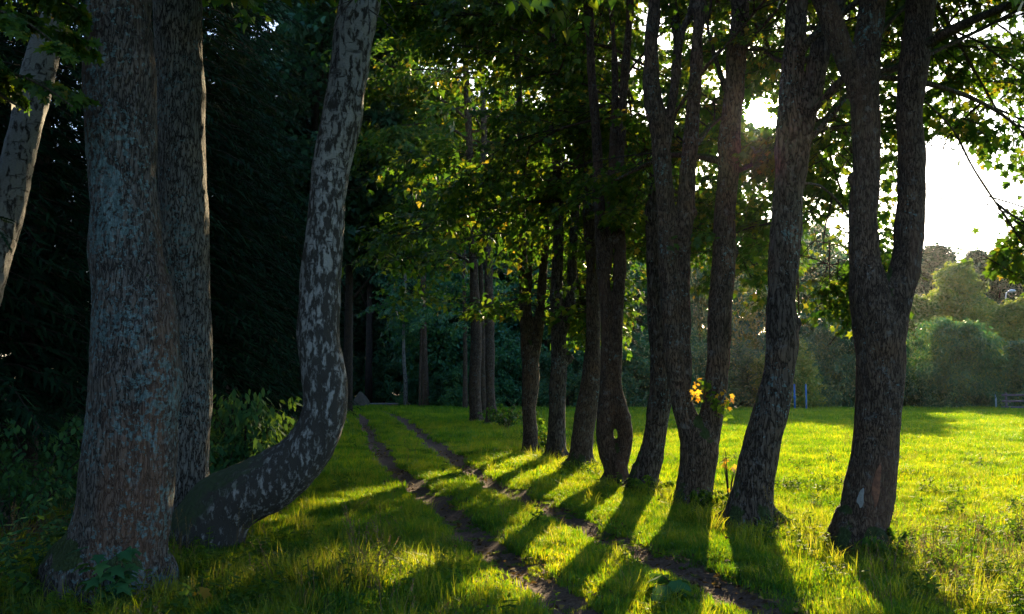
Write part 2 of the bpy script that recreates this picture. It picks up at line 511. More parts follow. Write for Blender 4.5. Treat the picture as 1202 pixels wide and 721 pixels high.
def nonuni(vals):
    out = [vals[0][0]]
    for a, b, st in vals:
        n = max(1, int(round((b - a) / st)))
        out += list(np.linspace(a, b, n + 1)[1:])
    return np.array(out)


gx = nonuni([(-900, -200, 100), (-200, -60, 14), (-60, -16, 2), (-16, -6, 0.3), (-6, 6, 0.1), (6, 16, 0.3), (16, 60, 2), (60, 200, 14), (200, 900, 100)])
gy = nonuni([(-300, -40, 30), (-40, -4, 3), (-4, 4, 0.5), (4, 20, 0.1), (20, 45, 0.3), (45, 90, 1.5), (90, 200, 10), (200, 1200, 100)])
X, Y = np.meshgrid(gx, gy)
Z = ground_z(X.ravel(), Y.ravel())
V = np.stack([X.ravel(), Y.ravel(), Z], -1)
nx, ny = len(gx), len(gy)
ii = (np.arange(ny - 1)[:, None] * nx + np.arange(nx - 1)[None, :]).ravel()
Q = np.stack([ii, ii + 1, ii + nx + 1, ii + nx], -1)
gm = mesh_np("ground", V, [Q], [ground_mat()], smooth=True)
drv = np.minimum(seg_dist(V[:, 0], V[:, 1], LR), seg_dist(V[:, 0], V[:, 1], RR))
turf = np.clip((drv - 0.24) / 0.2, 0, 1) * np.clip((V[:, 0] + 4.2 + 0.06 * V[:, 1]) / 1.5, 0.0, 1)
a = gm.attributes.new("turf", "FLOAT", "POINT"); a.data.foreach_set("value", turf.astype(np.float32))
tag(link("ground", gm), kind="structure")

# paved road crossing beyond the end of the track
M_ROAD = simple_mat("asphalt", (0.16, 0.16, 0.17), 0.85, nscale=3)
rc = [(-60, 76, 2.6), (-30, 77, 2.6), (-14, 78, 2.6), (-6, 80, 2.6), (4, 86, 2.6), (14, 96, 2.6)]
rv, rq = [], []
for k, (x, y, h) in enumerate(rc):
    rv += [(x, y - h, 0.055), (x, y + h, 0.055)]
    if k: rq.append((2 * k - 2, 2 * k, 2 * k + 1, 2 * k - 1))
tag(link("road", mesh_np("road", rv, [np.array(rq)], [M_ROAD])), kind="structure")

# ------------------------------------------------------------------ leaf culling (where light and sky come through)
LIT = [  # sunlit ground, as polygons in the picture
    (0.975, [(400, 721), (450, 668), (556, 664), (572, 640), (598, 606), (650, 574), (700, 552), (748, 532), (748, 512), (860, 512), (885, 560), (985, 562), (1010, 492), (1300, 492), (1300, 735), (385, 735)]),
    (0.6, [(320, 735), (335, 680), (430, 652), (450, 668), (400, 735)]),
    (0.80, [(640, 512), (748, 512), (748, 532), (650, 548)]),
    (0.75, [(860, 492), (985, 492), (985, 562), (885, 560)]),
    (0.93, [(402, 486), (470, 486), (545, 505), (540, 520), (470, 508), (412, 530)]),
    (0.85, [(520, 596), (600, 566), (625, 575), (560, 612)]),
    (0.85, [(300, 540), (402, 500), (405, 520), (395, 550)]),
]


def in_poly(px, py, poly):
    ins = np.zeros(px.shape, bool)
    n = len(poly)
    for i in range(n):
        x1, y1 = poly[i]; x2, y2 = poly[(i + 1) % n]
        c = ((y1 > py) != (y2 > py)) & (px < (x2 - x1) * (py - y1) / (y2 - y1 + 1e-9) + x1)
        ins ^= c
    return ins


SHADE = [(300, 560), (400, 500), (470, 510), (540, 548), (640, 552), (598, 600), (560, 640), (548, 655), (450, 655), (330, 660), (230, 660)]


def shade_targets(base, n, zmin=2.2, zmax=7, reach=3.9):
    """points within reach of a tree whose shadow lands on the shaded part of the track"""
    out = []
    s = np.array(S)
    for _ in range(4000):
        px, py = random.uniform(230, 640), random.uniform(500, 700)
        if not in_poly(np.array([px]), np.array([py]), SHADE)[0]: continue
        g = np.array(G(px, py))
        t = ((base.x - g[0]) * s[0] + (base.y - g[1]) * s[1]) / (s[0] ** 2 + s[1] ** 2) + random.uniform(-2, 2)
        q = g + s * t
        h = math.hypot(q[0] - base.x, q[1] - base.y)
        qx, qy, _d = project(q[None, :])
        if qy[0] > 372: continue
        if t > 0 and zmin < q[2] < zmax and 0.6 < h < reach and all(np.linalg.norm(q - o) > 0.45 for o in out):
            out.append(q)
        if len(out) >= n: break
    return out


SKYGAP = [(0.97, [(1076, 165), (1108, 158), (1135, 165), (1156, 200), (1180, 225), (1186, 268), (1165, 295), (1120, 420), (1060, 420), (1068, 300)]),
          (0.2, [(1000, 0), (1202, 0), (1202, 160), (1080, 160)]), (0.97, [(1060, 300), (1202, 330), (1202, 500), (1040, 500)]),
          (0.6, [(790, 190), (850, 175), (905, 205), (905, 235), (850, 225), (800, 225)])]


FRONT = [None]


def keep_mask(p, spread=None):
    """p (n,3): which leaves stay so that sun and sky come through as in the photograph"""
    s = np.array(S)
    g = p - s[None, :] * (p[:, 2] / s[2])[:, None]
    gpx, gpy, gd = project(g)
    r = RNG.random(len(p))
    kill = np.zeros(len(p), bool)
    for pr, poly in LIT:
        kill |= in_poly(gpx, gpy, poly) & (gd > 0.5) & (r < pr)
    px, py, d = project(p)
    r2 = RNG.random(len(p))
    for pr, poly in SKYGAP:
        kill |= in_poly(px, py, poly) & (d > 0.5) & (r2 < pr) & (d < 50)
    r3 = RNG.random(len(p))
    kill |= (px > 400) & (px < 645) & (py > 375) & (d > 0.5) & (d < 55) & (r3 < 0.96)
    kill |= (px > 400) & (px < 600) & (py > 290) & (py <= 375) & (d > 0.5) & (d < 55) & (r3 < 0.6)
    kill |= (px > 560) & (px < 690) & (py > 110) & (d > 0.5) & (d < 40) & (r3 < np.clip((py - 100) / 330, 0.1, 0.7))
    if FRONT[0] is not None:
        pf = np.clip((py + 250) / 450, 0.72, 0.97)
        kill |= (p[:, 1] < FRONT[0] + 0.25) & (py > -5) & (px > 535) & (RNG.random(len(p)) < pf)
    kill |= (px > 775) & (px < 1010) & (py > 0) & (d > 0.5) & (d < 12.5) & (r3 < 0.8)
    kill |= (px > 1000) & (py > 0) & (d > 0.5) & (d < 10.2) & (r3 < 0.7)
    kill |= (px > 560) & (px <= 775) & (py > 0) & (d > 0.5) & (d < 14.3) & (r3 < 0.85)
    ds = np.hypot(px - SUN_PX[0], py - SUN_PX[1])
    kill |= (ds < 11) & (d > 0.5)
    kill |= (ds >= 11) & (r2 < 0.6 * np.exp(-((ds - 11) / 9.0) ** 2)) & (d > 0.5)
    kill |= (d > 0) & (d < 6.0) & (py > -60)
    kill |= (px < 600) & (py > -20) & (d > 0.5) & (d < 11)
    kill |= (px < 430) & (py > 0) & (d > 0.5) & (d < 14)
    # crowns are clumpy: leave gaps between the clumps
    x_, y_, z_ = p[:, 0], p[:, 1], p[:, 2]
    cl = np.sin(x_ * 3.1 + 1.3 * np.sin(z_ * 2.3 + y_)) + np.sin(y_ * 2.7 + 1.7 * np.sin(x_ * 1.9 - z_)) + np.sin(z_ * 3.7 + 1.1 * np.sin(y_ * 2.1 + x_))
    kill |= (cl > -0.18) & (px > 740) & (py > -30) & (RNG.random(len(p)) < 0.9)
    kill |= (px > 740) & (py > -30) & (RNG.random(len(p)) < 0.2)
    kill |= (cl > 0.9) & (RNG.random(len(p)) < 0.8)
    return ~kill


# ------------------------------------------------------------------ leafy sprays
def make_spray(nl, leaf, lsize, seed, length=1.5, spread=0.55):
    """one leafy spray growing along +Y, drooping: (leaf centres, rotation matrices, sizes, twig V, Q, T)"""
    r = np.random.default_rng(seed)
    tw = Acc()
    t = np.linspace(0, 1, 7)
    main = np.stack([0.10 * np.sin(t * 4 + seed), t * length, 0.12 * t - 0.30 * t ** 2 * length * 0.6], -1)
    v, q, tr = tube(main, 0.011 * (1 - t * 0.8), 3, False); tw.add(v, q)
    pos, yaw = [], []
    ns = 9
    for k in range(ns):
        u = 0.12 + 0.85 * k / ns
        b = np.array([np.interp(u, t, main[:, i]) for i in range(3)])
        side = 1 if k % 2 else -1
        L = spread * length * (0.75 - 0.45 * u) * r.uniform(0.7, 1.2)
        a = side * r.uniform(0.6, 1.1)
        d = np.array([math.sin(a), math.cos(a), r.uniform(-0.25, 0.2)])
        tt = np.linspace(0, 1, 4)[:, None]
        sp = b + tt * d * L + np.array([0, 0, -0.28]) * (tt ** 2) * L
        v, q, tr = tube(sp, np.array([0.006, 0.005, 0.004, 0.002]), 3, False); tw.add(v, q)
        m = nl // (ns + 1)
        for j in range(m):
            uu = (j + 0.7) / m
            pp = b + uu * d * L + np.array([0, 0, -0.28]) * uu * uu * L
            s2 = 1 if j % 2 else -1
            pos.append(pp + r.normal(0, 0.035, 3)); yaw.append(-a + s2 * r.uniform(0.3, 1.3))
    for j in range(nl // (ns + 1)):
        u = 0.4 + 0.6 * j / (nl // (ns + 1))
        b = np.array([np.interp(u, t, main[:, i]) for i in range(3)])
        pos.append(b + r.normal(0, 0.05, 3)); yaw.append(r.uniform(-1.4, 1.4))
    pos = np.array(pos); yaw = np.array(yaw); n = len(pos)
    Rm = rotmats(yaw, -r.uniform(0.1, 1.1, n), r.normal(0, 0.45, n))
    size = lsize * r.uniform(0.65, 1.2, n)
    lv, lf = None, None
    return dict(pos=pos, R=Rm, size=size, tw=(np.vstack(tw.V), np.vstack(sum(tw.F.values(), []))), leaf=leaf)


SPR_N = [make_spray(110, MAPLE, 0.112, 100 + i) for i in range(6)]
SPR_M = [make_spray(80, MAPLE6, 0.17, 200 + i) for i in range(5)]
SPR_F = [make_spray(60, RHOMB, 0.24, 300 + i) for i in range(5)]


def add_sprays(acc, sprays, places, cull=True, twigs=True, leafmat=0, twigmat=1):
    """places: list of (pos, dirvec, scale)."""
    kept = 0
    for (p, d, s) in places:
        sp = sprays[random.randrange(len(sprays))]
        d = Vector(d).normalized()
        yaw = math.atan2(-d.x, d.y)
        el = math.asin(max(-1, min(1, d.z)))
        M = rotmats(np.array([yaw]), np.array([el]), np.array([random.gauss(0, 0.35)]))[0]
        pos = sp["pos"] @ M.T * s + np.array(p)
        if cull:
            k = keep_mask(pos)
            if k.mean() < 0.3: continue
        else:
            k = np.ones(len(pos), bool)
        Rm = M[None] @ sp["R"][k]
        v, f = scatter_shape(sp["leaf"], pos[k], Rm, sp["size"][k] * (0.6 + 0.4 * s))
        acc.add(v, f, mat=leafmat)
        if twigs and k.mean() > 0.25:
            tv, tq = sp["tw"]
            acc.add(tv @ M.T * s + np.array(p), tq, mat=twigmat)
        kept += k.mean()
    return kept / max(1, len(places))


def limb_path(p0, d0, L, droop=0.35, wig=0.10, n=8):
    p = np.array(p0, float); d = np.array(d0, float); d /= np.linalg.norm(d)
    pts = [p.copy()]
    for i in range(n):
        d = d + np.array([random.gauss(0, wig), random.gauss(0, wig), random.gauss(0, wig) - droop / n])
        d /= np.linalg.norm(d)
        p = p + d * L / n
        pts.append(p.copy())
    return np.array(pts)


def sprays_on(pts, start=0.25, step=0.34, s=1.0, side=True):
    """places for sprays along a limb"""
    seg = np.linalg.norm(np.diff(pts, axis=0), axis=1); cum = np.concatenate([[0], np.cumsum(seg)])
    L = cum[-1]; out = []; u = start * L; k = random.randrange(2)
    while u < L:
        p = np.array([np.interp(u, cum, pts[:, i]) for i in range(3)])
        q = np.array([np.interp(min(u + 0.2, L), cum, pts[:, i]) for i in range(3)])
        t = q - p; t /= np.linalg.norm(t) + 1e-9
        a = (1 if k % 2 else -1) * random.uniform(0.5, 1.25)
        c, s_ = math.cos(a), math.sin(a)
        d = np.array([t[0] * c - t[1] * s_, t[0] * s_ + t[1] * c, t[2] * 0.5 + random.uniform(-0.25, 0.25)])
        out.append((p, d, s * random.uniform(0.75, 1.15) * (1.1 - 0.35 * u / L)))
        u += step * random.uniform(0.7, 1.3); k += 1
    out.append((pts[-1], pts[-1] - pts[-2], s * 0.9))
    return out


# ------------------------------------------------------------------ remeshed trunks
def build_trunk(stems, D, voxel, base, lumps=0.017, roots=5, root_r=1.0, knobs=()):
    """stems: list of [(px,py,w[,dD])...] from the photograph; returns mesh local to base, plus world stem paths"""
    acc = Acc(); paths = []
    for st in stems:
        pts, rad = [], []
        for q in st:
            d = D + (q[3] if len(q) > 3 else 0)
            pts.append(P(q[0], q[1], d)); rad.append(q[2] / 2 * d / F)
        # carry on upward beyond the frame
        if pts[-1].z > 3.0 and st[-1][1] < 30:
            d = (pts[-1] - pts[-2]).normalized(); d = (d + Vector((0, 0, 1.2))).normalized()
            r0 = rad[-1]; top = pts[-1].copy(); H = random.uniform(3.5, 5.0)
            for k in range(1, 5):
                d = (d + Vector((random.gauss(0, .12), random.gauss(0, .12), 0.05))).normalized()
                top = top + d * H / 4
                pts.append(top.copy()); rad.append(max(0.03, r0 * (1 - 0.2 * k)))
        pts, rad = resample([tuple(p) for p in pts], rad, 0.08)
        v, q_, tr = tube(pts, rad, 20)
        acc.add(v, q_, tr); paths.append((pts, rad))
    b = np.array(base); r0 = paths[0][1][0]
    for k in range(roots):
        a = 2 * math.pi * (k + random.uniform(-.3, .3)) / roots
        d = np.array([math.cos(a), math.sin(a), 0])
        pp = np.array([b + d * r0 * 0.25 + [0, 0, 0.38], b + d * r0 * 0.75 + [0, 0, 0.14], b + d * r0 * 1.35 * root_r + [0, 0, -0.02], b + d * r0 * 1.9 * root_r + [0, 0, -0.14]])
        pts, rad = resample(pp, np.array([0.5, 0.42, 0.28, 0.16]) * r0, 0.05)
        v, q_, tr = tube(pts, rad, 12); acc.add(v, q_, tr)
    for (px, py, rpx, dd) in knobs:
        c = np.array(P(px, py, D + dd)); rr = rpx * D / F
        pts = np.array([c + [0, 0, -rr * 1.3], c + [0, 0, -rr * .8], c, c + [0, 0, rr * .8], c + [0, 0, rr * 1.3]])
        v, q_, tr = tube(pts, np.array([0.15, 0.7, 1.0, 0.7, 0.15]) * rr, 12); acc.add(v, q_, tr)
    me = acc.mesh("tmp", [])
    ob = link("tmp", me)
    m = ob.modifiers.new("r", "REMESH"); m.mode = "VOXEL"; m.voxel_size = voxel; m.use_smooth_shade = True
    m2 = ob.modifiers.new("s", "SMOOTH"); m2.factor = 0.5; m2.iterations = 7
    dg = bpy.context.evaluated_depsgraph_get()
    ev = ob.evaluated_get(dg)
    me2 = bpy.data.meshes.new_from_object(ev)
    bpy.data.objects.remove(ob)
    n = len(me2.vertices)
    co = np.empty(n * 3, np.float32); me2.vertices.foreach_get("co", co); co = co.reshape(-1, 3)
    no = np.empty(n * 3, np.float32); me2.vertex_normals.foreach_get("vector", no); no = no.reshape(-1, 3)
    nz = np.empty(n)
    sd_ = random.uniform(0, 50)
    ntz = mnoise.noise
    for i in range(n):
        x, y, z = co[i]
        nz[i] = 1.3 * ntz((x * 1.5 + sd_, y * 1.5, z * 1.3)) + ntz((x * 4 + sd_, y * 4, z * 2.2)) + 0.55 * ntz((x * 13, y * 13 + sd_, z * 4.5)) + 0.35 * ntz((x * 30, y * 30, z * 9 + sd_))
    co = co + no * (nz * lumps)[:, None]
    co = co - b[None, :]
    me2.vertices.foreach_set("co", co.astype(np.float32).ravel())
    me2.update()
    return me2, paths


def branch_mesh(pts, r0, r1, base, mat, sides=7):
    rad = np.linspace(r0, r1, len(pts))
    p, r = resample(pts, rad, 0.15)
    r = r * (1 + 0.12 * np.sin(np.arange(len(r)) * 1.7 + random.random() * 6))
    v, q, t = tube(p, r, sides)
    a = Acc(); a.add(v, q, t)
    return a.mesh("branch", [mat], smooth=True, offset=base), p


AVENUE = "maples lining the right side of the track"


def px_limb(D, pts, r_px):
    """hand-placed limb: pixel path with depth offsets"""
    return np.array([P(x, y, D + dd) for x, y, dd in pts]), r_px


def make_tree(name, label, cat, stems, D, base_px, voxel, bark, limbs=12, lod=0, zlow=2.6, group=None, limb_len=(2.4, 4.2), hand=(), extra=0, knobs=(), lumps=0.017, roots=5, density=0.34, azim=None, side_leaves=True, leafmat=None, cull=True, root_r=1.25, targets=0, reach=()):
    base = G(*base_px)
    base.y = D; base.x = P(base_px[0], base_px[1], D).x; base.z = float(ground_z(base.x, base.y))
    root = empty(name, base, label, cat, group)
    me, paths = build_trunk(stems, D, voxel, base, lumps, roots, knobs=knobs, root_r=root_r)
    me.materials.append(bark)
    link("trunk", me, root)
    acc = Acc()
    FRONT[0] = base.y - 0.3 if group == AVENUE and base.y > 9.5 else None
    sprays = [SPR_N, SPR_M, SPR_F][lod]
    ls = [1.0, 1.15, 1.5][lod]
    mains = []
    for (pts, rpx) in hand:
        mains.append((pts, rpx * D / F, 0.15))
    for k in range(limbs):
        pts, rad = paths[random.randrange(len(paths))]
        cand = np.where(pts[:, 2] > zlow)[0]
        if len(cand) == 0: continue
        i = cand[int((random.random() ** 0.8) * len(cand))]
        if len(pts) - i < 2: i = len(pts) - 2
        a = random.uniform(0, 2 * math.pi) if azim is None else random.uniform(*azim)
        el = random.uniform(0.05, 0.75)
        d = (math.cos(a) * math.cos(el), math.sin(a) * math.cos(el), math.sin(el))
        L = random.uniform(*limb_len)
        mains.append((limb_path(pts[i], d, L, droop=random.uniform(0.3, 0.9)), min(rad[i] * 0.4, 0.07), 0.3))
    for (x0, x1, y0, y1, nn, d0, d1) in reach:
        for _ in range(int(round(nn * 0.75))):
            q = np.array(P(random.uniform(x0, x1), random.uniform(y0, y1), random.uniform(d0, d1)))
            pts, rad = paths[random.randrange(len(paths))]
            i = int(np.argmin(np.abs(pts[:, 2] - max(3.0, q[2] + random.uniform(0.3, 1.6)))))
            a0 = pts[i]
            m1 = a0 * .6 + q * .4 + np.array([0, 0, random.uniform(0.2, 0.5)])
            m2 = a0 * .25 + q * .75 + np.array([0, 0, random.uniform(0.1, 0.3)])
            mains.append((np.array([a0, m1, m2, q]), 0.03, 0.35))
    for q in (shade_targets(base, targets) if targets else []):
        pts, rad = paths[random.randrange(len(paths))]
        i = int(np.argmin(np.abs(pts[:, 2] - (q[2] + random.uniform(-0.3, 0.5)))))
        a0 = pts[i]; m1 = a0 * .5 + q * .5 + np.array([0, 0, random.uniform(0.05, 0.3)])
        tip = q + (q - a0) * 0.25 - np.array([0, 0, 0.1])
        mains.append((np.array([a0, m1, q, tip]), 0.03, 0.45))
    for (pts, r0, st) in mains:
        bm_, p = branch_mesh(pts, r0, 0.012, base, bark)
        # leave out a limb that would cross the sun or the open sky
        px, py, dd = project(p)
        if (np.hypot(px - SUN_PX[0], py - SUN_PX[1]) < 20).any() and st != 0.15: continue
        if add_sprays(acc, sprays, sprays_on(p, st, density, ls), cull=cull, twigs=lod < 2) < 0.35 and st != 0.15:
            bpy.data.meshes.remove(bm_)
            continue
        link("branch", bm_, root)
        for j in range(extra):
            i = random.randrange(len(p) // 3, len(p) - 1)
            t = p[i] - p[i - 1]
            a = random.choice((-1, 1)) * random.uniform(0.5, 1.2)
            d = (t[0] * math.cos(a) - t[1] * math.sin(a), t[0] * math.sin(a) + t[1] * math.cos(a), t[2] + 0.02)
            sp = limb_path(p[i], d, random.uniform(0.9, 1.8), 0.5, n=5)
            v, q, tr = tube(sp, np.linspace(0.016, 0.006, len(sp)), 5)
            px, py, dd = project(sp)
            if (np.hypot(px - SUN_PX[0], py - SUN_PX[1]) < 16).any(): continue
            if add_sprays(acc, sprays, sprays_on(sp, 0.3, density, ls * 0.9), cull=cull, twigs=lod < 2) > 0.2:
                acc.add(v, q, tr, mat=1)
    if acc.n:
        cm = acc.mesh("crown", [leafmat or M_LEAF, M_BARK_DARK], offset=base)
        link("crown", cm, root)
    return root, paths


def hl(D, pts, r): return px_limb(D, pts, r)


# --- the avenue, nearest first (pixel paths read off the photograph)
make_tree("maple_tree", "nearest right maple forking into two tall stems, pale scar near its foot", "tree",
    [[(1006, 655, 62), (1010, 620, 55), (1018, 590, 56), (1026, 540, 55), (1032, 480, 52), (1035, 425, 54), (1030, 380, 56), (1021, 345, 46), (1015, 300, 36), (1014, 240, 33), (1018, 190, 33), (1015, 130, 34), (1017, 60, 32), (1024, 0, 31)],
     [(1034, 425, 48), (1045, 375, 42), (1058, 330, 38), (1066, 290, 34), (1070, 240, 33), (1071, 190, 35), (1068, 130, 31), (1074, 60, 33), (1081, 0, 37)],
     [(1014, 130, 26), (1003, 95, 24), (985, 50, 26), (966, 0, 26)]],
    9.1, (1006, 648), 0.018, M_BARK3, limbs=18, lod=0, zlow=3.0, group=AVENUE, azim=(-1.5, 1.7), extra=3,
    reach=[(1030, 1065, 150, 300, 4, 11, 13.5), (1080, 1200, 10, 120, 7, 11, 14.5), (1130, 1210, 110, 170, 3, 11, 12.5), (1180, 1250, 170, 330, 6, 10.5, 12), (960, 1060, 160, 330, 6, 11, 14)],
    knobs=[(1056, 425, 9, -0.05), (1050, 470, 8, -0.1), (1080, 188, 8, 0), (1000, 210, 6, 0), (1028, 640, 16, -0.2), (1042, 455, 10, -.12)],
    hand=[hl(9.1, [(1030, 85, 0), (1075, 70, 0.3), (1130, 45, 0.8), (1202, 8, 1.6), (1260, -30, 2.2)], 4),
          hl(9.1, [(1030, 90, 0), (1083, 97, 0.3), (1133, 112, .7), (1178, 136, 1.2), (1205, 166, 1.6), (1230, 240, 2.0)], 4),
          hl(9.1, [(1086, 119, 0), (1119, 153, .4), (1144, 200, .8), (1185, 262, 1.2), (1210, 300, 1.5)], 1.3),
          hl(9.1, [(1016, 60, 0), (1060, 10, 1.0), (1110, -20, 2.5), (1180, -40, 4)], 4)])

make_tree("maple_tree", "leaning maple left of the forked right maple, sun just left of its stem", "tree",
    [[(880, 622, 58), (882, 600, 52), (887, 560, 45), (895, 520, 42), (904, 485, 42), (914, 440, 39), (918, 400, 38), (917, 350, 34), (922, 280, 37), (925, 225, 35), (929, 180, 39), (927, 140, 28), (930, 80, 26), (936, 0, 26)],
     [(930, 200, 30), (942, 150, 26), (955, 100, 25), (966, 50, 24), (982, 0, 22)]],
    10.8, (881, 615), 0.02, M_BARK2, limbs=16, lod=0, zlow=3.4, group=AVENUE, azim=(-1.2, 2.0), extra=2,
    reach=[(935, 1000, 160, 400, 12, 12.5, 16), (1000, 1060, 260, 420, 5, 12.5, 15), (930, 1010, 20, 160, 5, 12.5, 15)],
    knobs=[(935, 275, 8, 0), (932, 380, 9, 0), (900, 505, 14, .05)],
    hand=[hl(10.8, [(945, 165, 0), (970, 140, .2), (1000, 108, .5), (1045, 85, 1.1), (1110, 60, 2)], 6.5),
          hl(10.8, [(948, 150, 0), (990, 148, .5), (1040, 118, 1), (1100, 110, 2)], 3),
          hl(10.8, [(930, 215, 0), (965, 220, 1), (1000, 260, 1.6), (1030, 330, 2), (1000, 400, 2)], 2)])

t3, _ = make_tree("maple_tree", "maple with three stems rising from one foot, autumn leaves in its fork", "tree",
    [[(812, 600, 44), (814, 580, 42), (818, 550, 42), (820, 522, 46), (806, 495, 28), (798, 465, 24), (793, 430, 24), (790, 400, 22), (787, 350, 23), (783, 300, 23), (781, 250, 21), (778, 200, 22), (773, 150, 22), (766, 110, 21), (764, 60, 18), (768, 0, 16)],
     [(801, 478, 12), (806, 440, 12), (805, 400, 13), (803, 340, 15), (803, 280, 17), (805, 240, 20), (808, 195, 19), (815, 111, 18), (818, 55, 15), (822, 0, 13)],
     [(822, 540, 38), (832, 505, 28), (838, 470, 26), (842, 430, 27), (844, 400, 28), (846, 350, 27), (850, 300, 27), (851, 250, 25), (855, 200, 25), (858, 150, 25), (862, 105, 24), (865, 55, 21), (869, 0, 20)],
     [(776, 190, 14), (783, 155, 12), (795, 83, 10), (800, 40, 9), (812, 5, 8)]],
    12.75, (813, 592), 0.022, M_BARK, limbs=20, lod=0, zlow=3.2, group=AVENUE, azim=(-1.2, 2.6), extra=2,
    reach=[(862, 915, 160, 340, 11, 14, 18), (880, 1000, 60, 300, 7, 14.5, 17.5), (800, 860, 100, 300, 4, 14, 17)],
    knobs=[(861, 296, 7, 0), (813, 250, 6, 0), (786, 300, 10, -.1)],
    hand=[hl(12.75, [(852, 105, 0), (840, 70, .2), (832, 40, .3), (828, 0, .5)], 4),
          hl(12.75, [(866, 200, 0), (888, 190, .2), (912, 168, .4), (950, 150, 1)], 4),
          hl(12.75, [(868, 20, 0), (894, 36, .3), (902, 60, .5), (918, 90, 1)], 3),
          hl(12.75, [(818, 168, 0), (832, 150, .3), (846, 138, .5), (870, 120, 1)], 4),
          hl(12.75, [(862, 80, 0), (880, 50, -.2), (905, 20, -.4), (930, -10, -.5)], 3)])

make_tree("maple_tree", "slim bending maple just left of the three stemmed maple", "tree",
    [[(754, 578, 33), (757, 560, 30), (763, 539, 31), (769, 511, 27), (773, 483, 27), (776, 455, 27), (774, 400, 23), (770, 355, 20), (768, 300, 20), (768, 250, 22), (776, 200, 16), (790, 120, 14), (795, 60, 12), (790, 0, 11)]],
    14.5, (755, 574), 0.025, M_BARK2, limbs=18, lod=0, zlow=3.2, group=AVENUE, extra=2, reach=[(800, 910, 180, 330, 12, 16, 20), (790, 900, 20, 180, 6, 16, 19)], azim=(-.8, 3.0), knobs=[(765, 245, 7, 0)])

make_tree("maple_tree", "maple with a keyhole slit through its swollen foot", "tree",
    [[(724, 572, 27), (724, 550, 27), (717, 535, 25), (711, 515, 21), (711, 495, 20), (713, 475, 20), (713, 430, 16), (712, 390, 14), (710, 345, 14), (705, 290, 13), (703, 230, 13), (700, 160, 12), (694, 80, 11), (690, 0, 10)],
     [(724, 550, 24), (731, 532, 20), (734, 512, 19), (731, 495, 20), (727, 478, 19), (722, 450, 15), (723, 400, 14), (726, 350, 15), (728, 290, 13), (727, 230, 11), (730, 150, 10), (736, 60, 9), (740, 0, 8)],
     [(709, 335, 9), (716, 280, 9), (717, 200, 8), (722, 100, 7), (718, 0, 6)]],
    15.3, (724, 568), 0.018, M_BARK3, targets=6, reach=[(735, 775, 150, 350, 6, 16.5, 20), (800, 900, 200, 350, 8, 18, 22), (930, 1000, 200, 380, 6, 18, 21)], limbs=16, lod=0, zlow=3.2, group=AVENUE, extra=2, azim=(0, 4.5), knobs=[(737, 490, 5, 0)])

make_tree("maple_tree", "stout straight maple left of the slit footed maple", "tree",
    [[(681, 556, 31), (682, 540, 28), (684, 511, 26), (689, 480, 25), (693, 455, 24), (696, 400, 19), (696, 340, 16), (692, 280, 14), (690, 200, 13), (687, 100, 12), (684, 0, 10)]],
    18, (681, 550), 0.03, M_BARK, targets=42, reach=[(700, 765, 100, 380, 6, 19, 24), (800, 900, 150, 330, 5, 20, 24)], limbs=18, lod=1, zlow=2.9, group=AVENUE, extra=3, azim=(0.3, 4.2))
make_tree("maple_tree", "maple splitting into two stems above a knob, sixth from the right", "tree",
    [[(653, 540, 25), (653, 520, 22), (654, 483, 20), (656, 440, 20), (656, 400, 19), (655, 372, 17), (653, 340, 15), (655, 283, 13), (655, 240, 12), (652, 150, 11), (648, 60, 9), (646, 0, 8)],
     [(657, 400, 14), (665, 375, 12), (671, 340, 12), (672, 297, 11), (676, 240, 10), (678, 200, 9), (681, 100, 8), (684, 0, 7)]],
    20, (653, 537), 0.032, M_BARK2, targets=42, limbs=18, lod=1, zlow=2.5, group=AVENUE, extra=3, knobs=[(668, 420, 6, 0)])
make_tree("maple_tree", "maple with a broad fork below its leaves, seventh from the right", "tree",
    [[(622, 536, 21), (622, 510, 18), (621, 483, 17), (623, 440, 20), (620, 410, 18), (616, 394, 11), (614, 340, 11), (613, 283, 10), (611, 200, 10), (611, 150, 9), (607, 60, 8), (606, 0, 7)],
     [(625, 430, 14), (630, 400, 12), (633, 380, 12), (636, 339, 11), (640, 283, 9), (644, 220, 9), (648, 150, 8), (652, 60, 7), (654, 0, 6)],
     [(622, 400, 6), (622, 360, 5), (624, 300, 4), (627, 220, 4)]],
    21.7, (622, 533), 0.034, M_BARK, targets=46, limbs=18, lod=1, zlow=2.3, group=AVENUE, extra=3)
make_tree("maple_tree", "distant dark maple whose foot curves beside a small brushy heap", "tree",
    [[(577, 499, 15), (577, 485, 14), (576, 465, 11), (575, 440, 11), (575, 400, 12), (574, 350, 11), (573, 300, 10), (571, 250, 9), (569, 180, 9), (566, 80, 7), (566, 0, 6)]],
    37, (577, 497), 0.06, M_BARK, limbs=40, lod=2, zlow=4.6, group=AVENUE, extra=3, limb_len=(3, 5.5), roots=4, density=.5)
make_tree("maple_tree", "distant straight maple, leftmost of the row along the track", "tree",
    [[(560, 501, 17), (558, 480, 15), (557, 455, 15), (559, 400, 14), (557, 340, 11), (555, 283, 10), (553, 220, 10), (550, 150, 9), (546, 60, 8), (546, 0, 6)]],
    38.5, (560, 499), 0.06, M_BARK, limbs=40, lod=2, zlow=4.6, group=AVENUE, extra=3, limb_len=(3, 5.5), roots=4, density=.5)
make_tree("maple_tree", "thin maple half hidden between the two most distant row trunks", "tree",
    [[(568, 490, 9), (568, 470, 7), (567, 430, 7), (566, 380, 7), (564, 300, 6), (560, 200, 5)]],
    48, (568, 488), 0.07, M_BARK, limbs=24, lod=2, zlow=4.6, group=AVENUE, extra=2, limb_len=(3, 5), roots=3, density=.5)
print("avenue", round(time.time() - T0, 1))

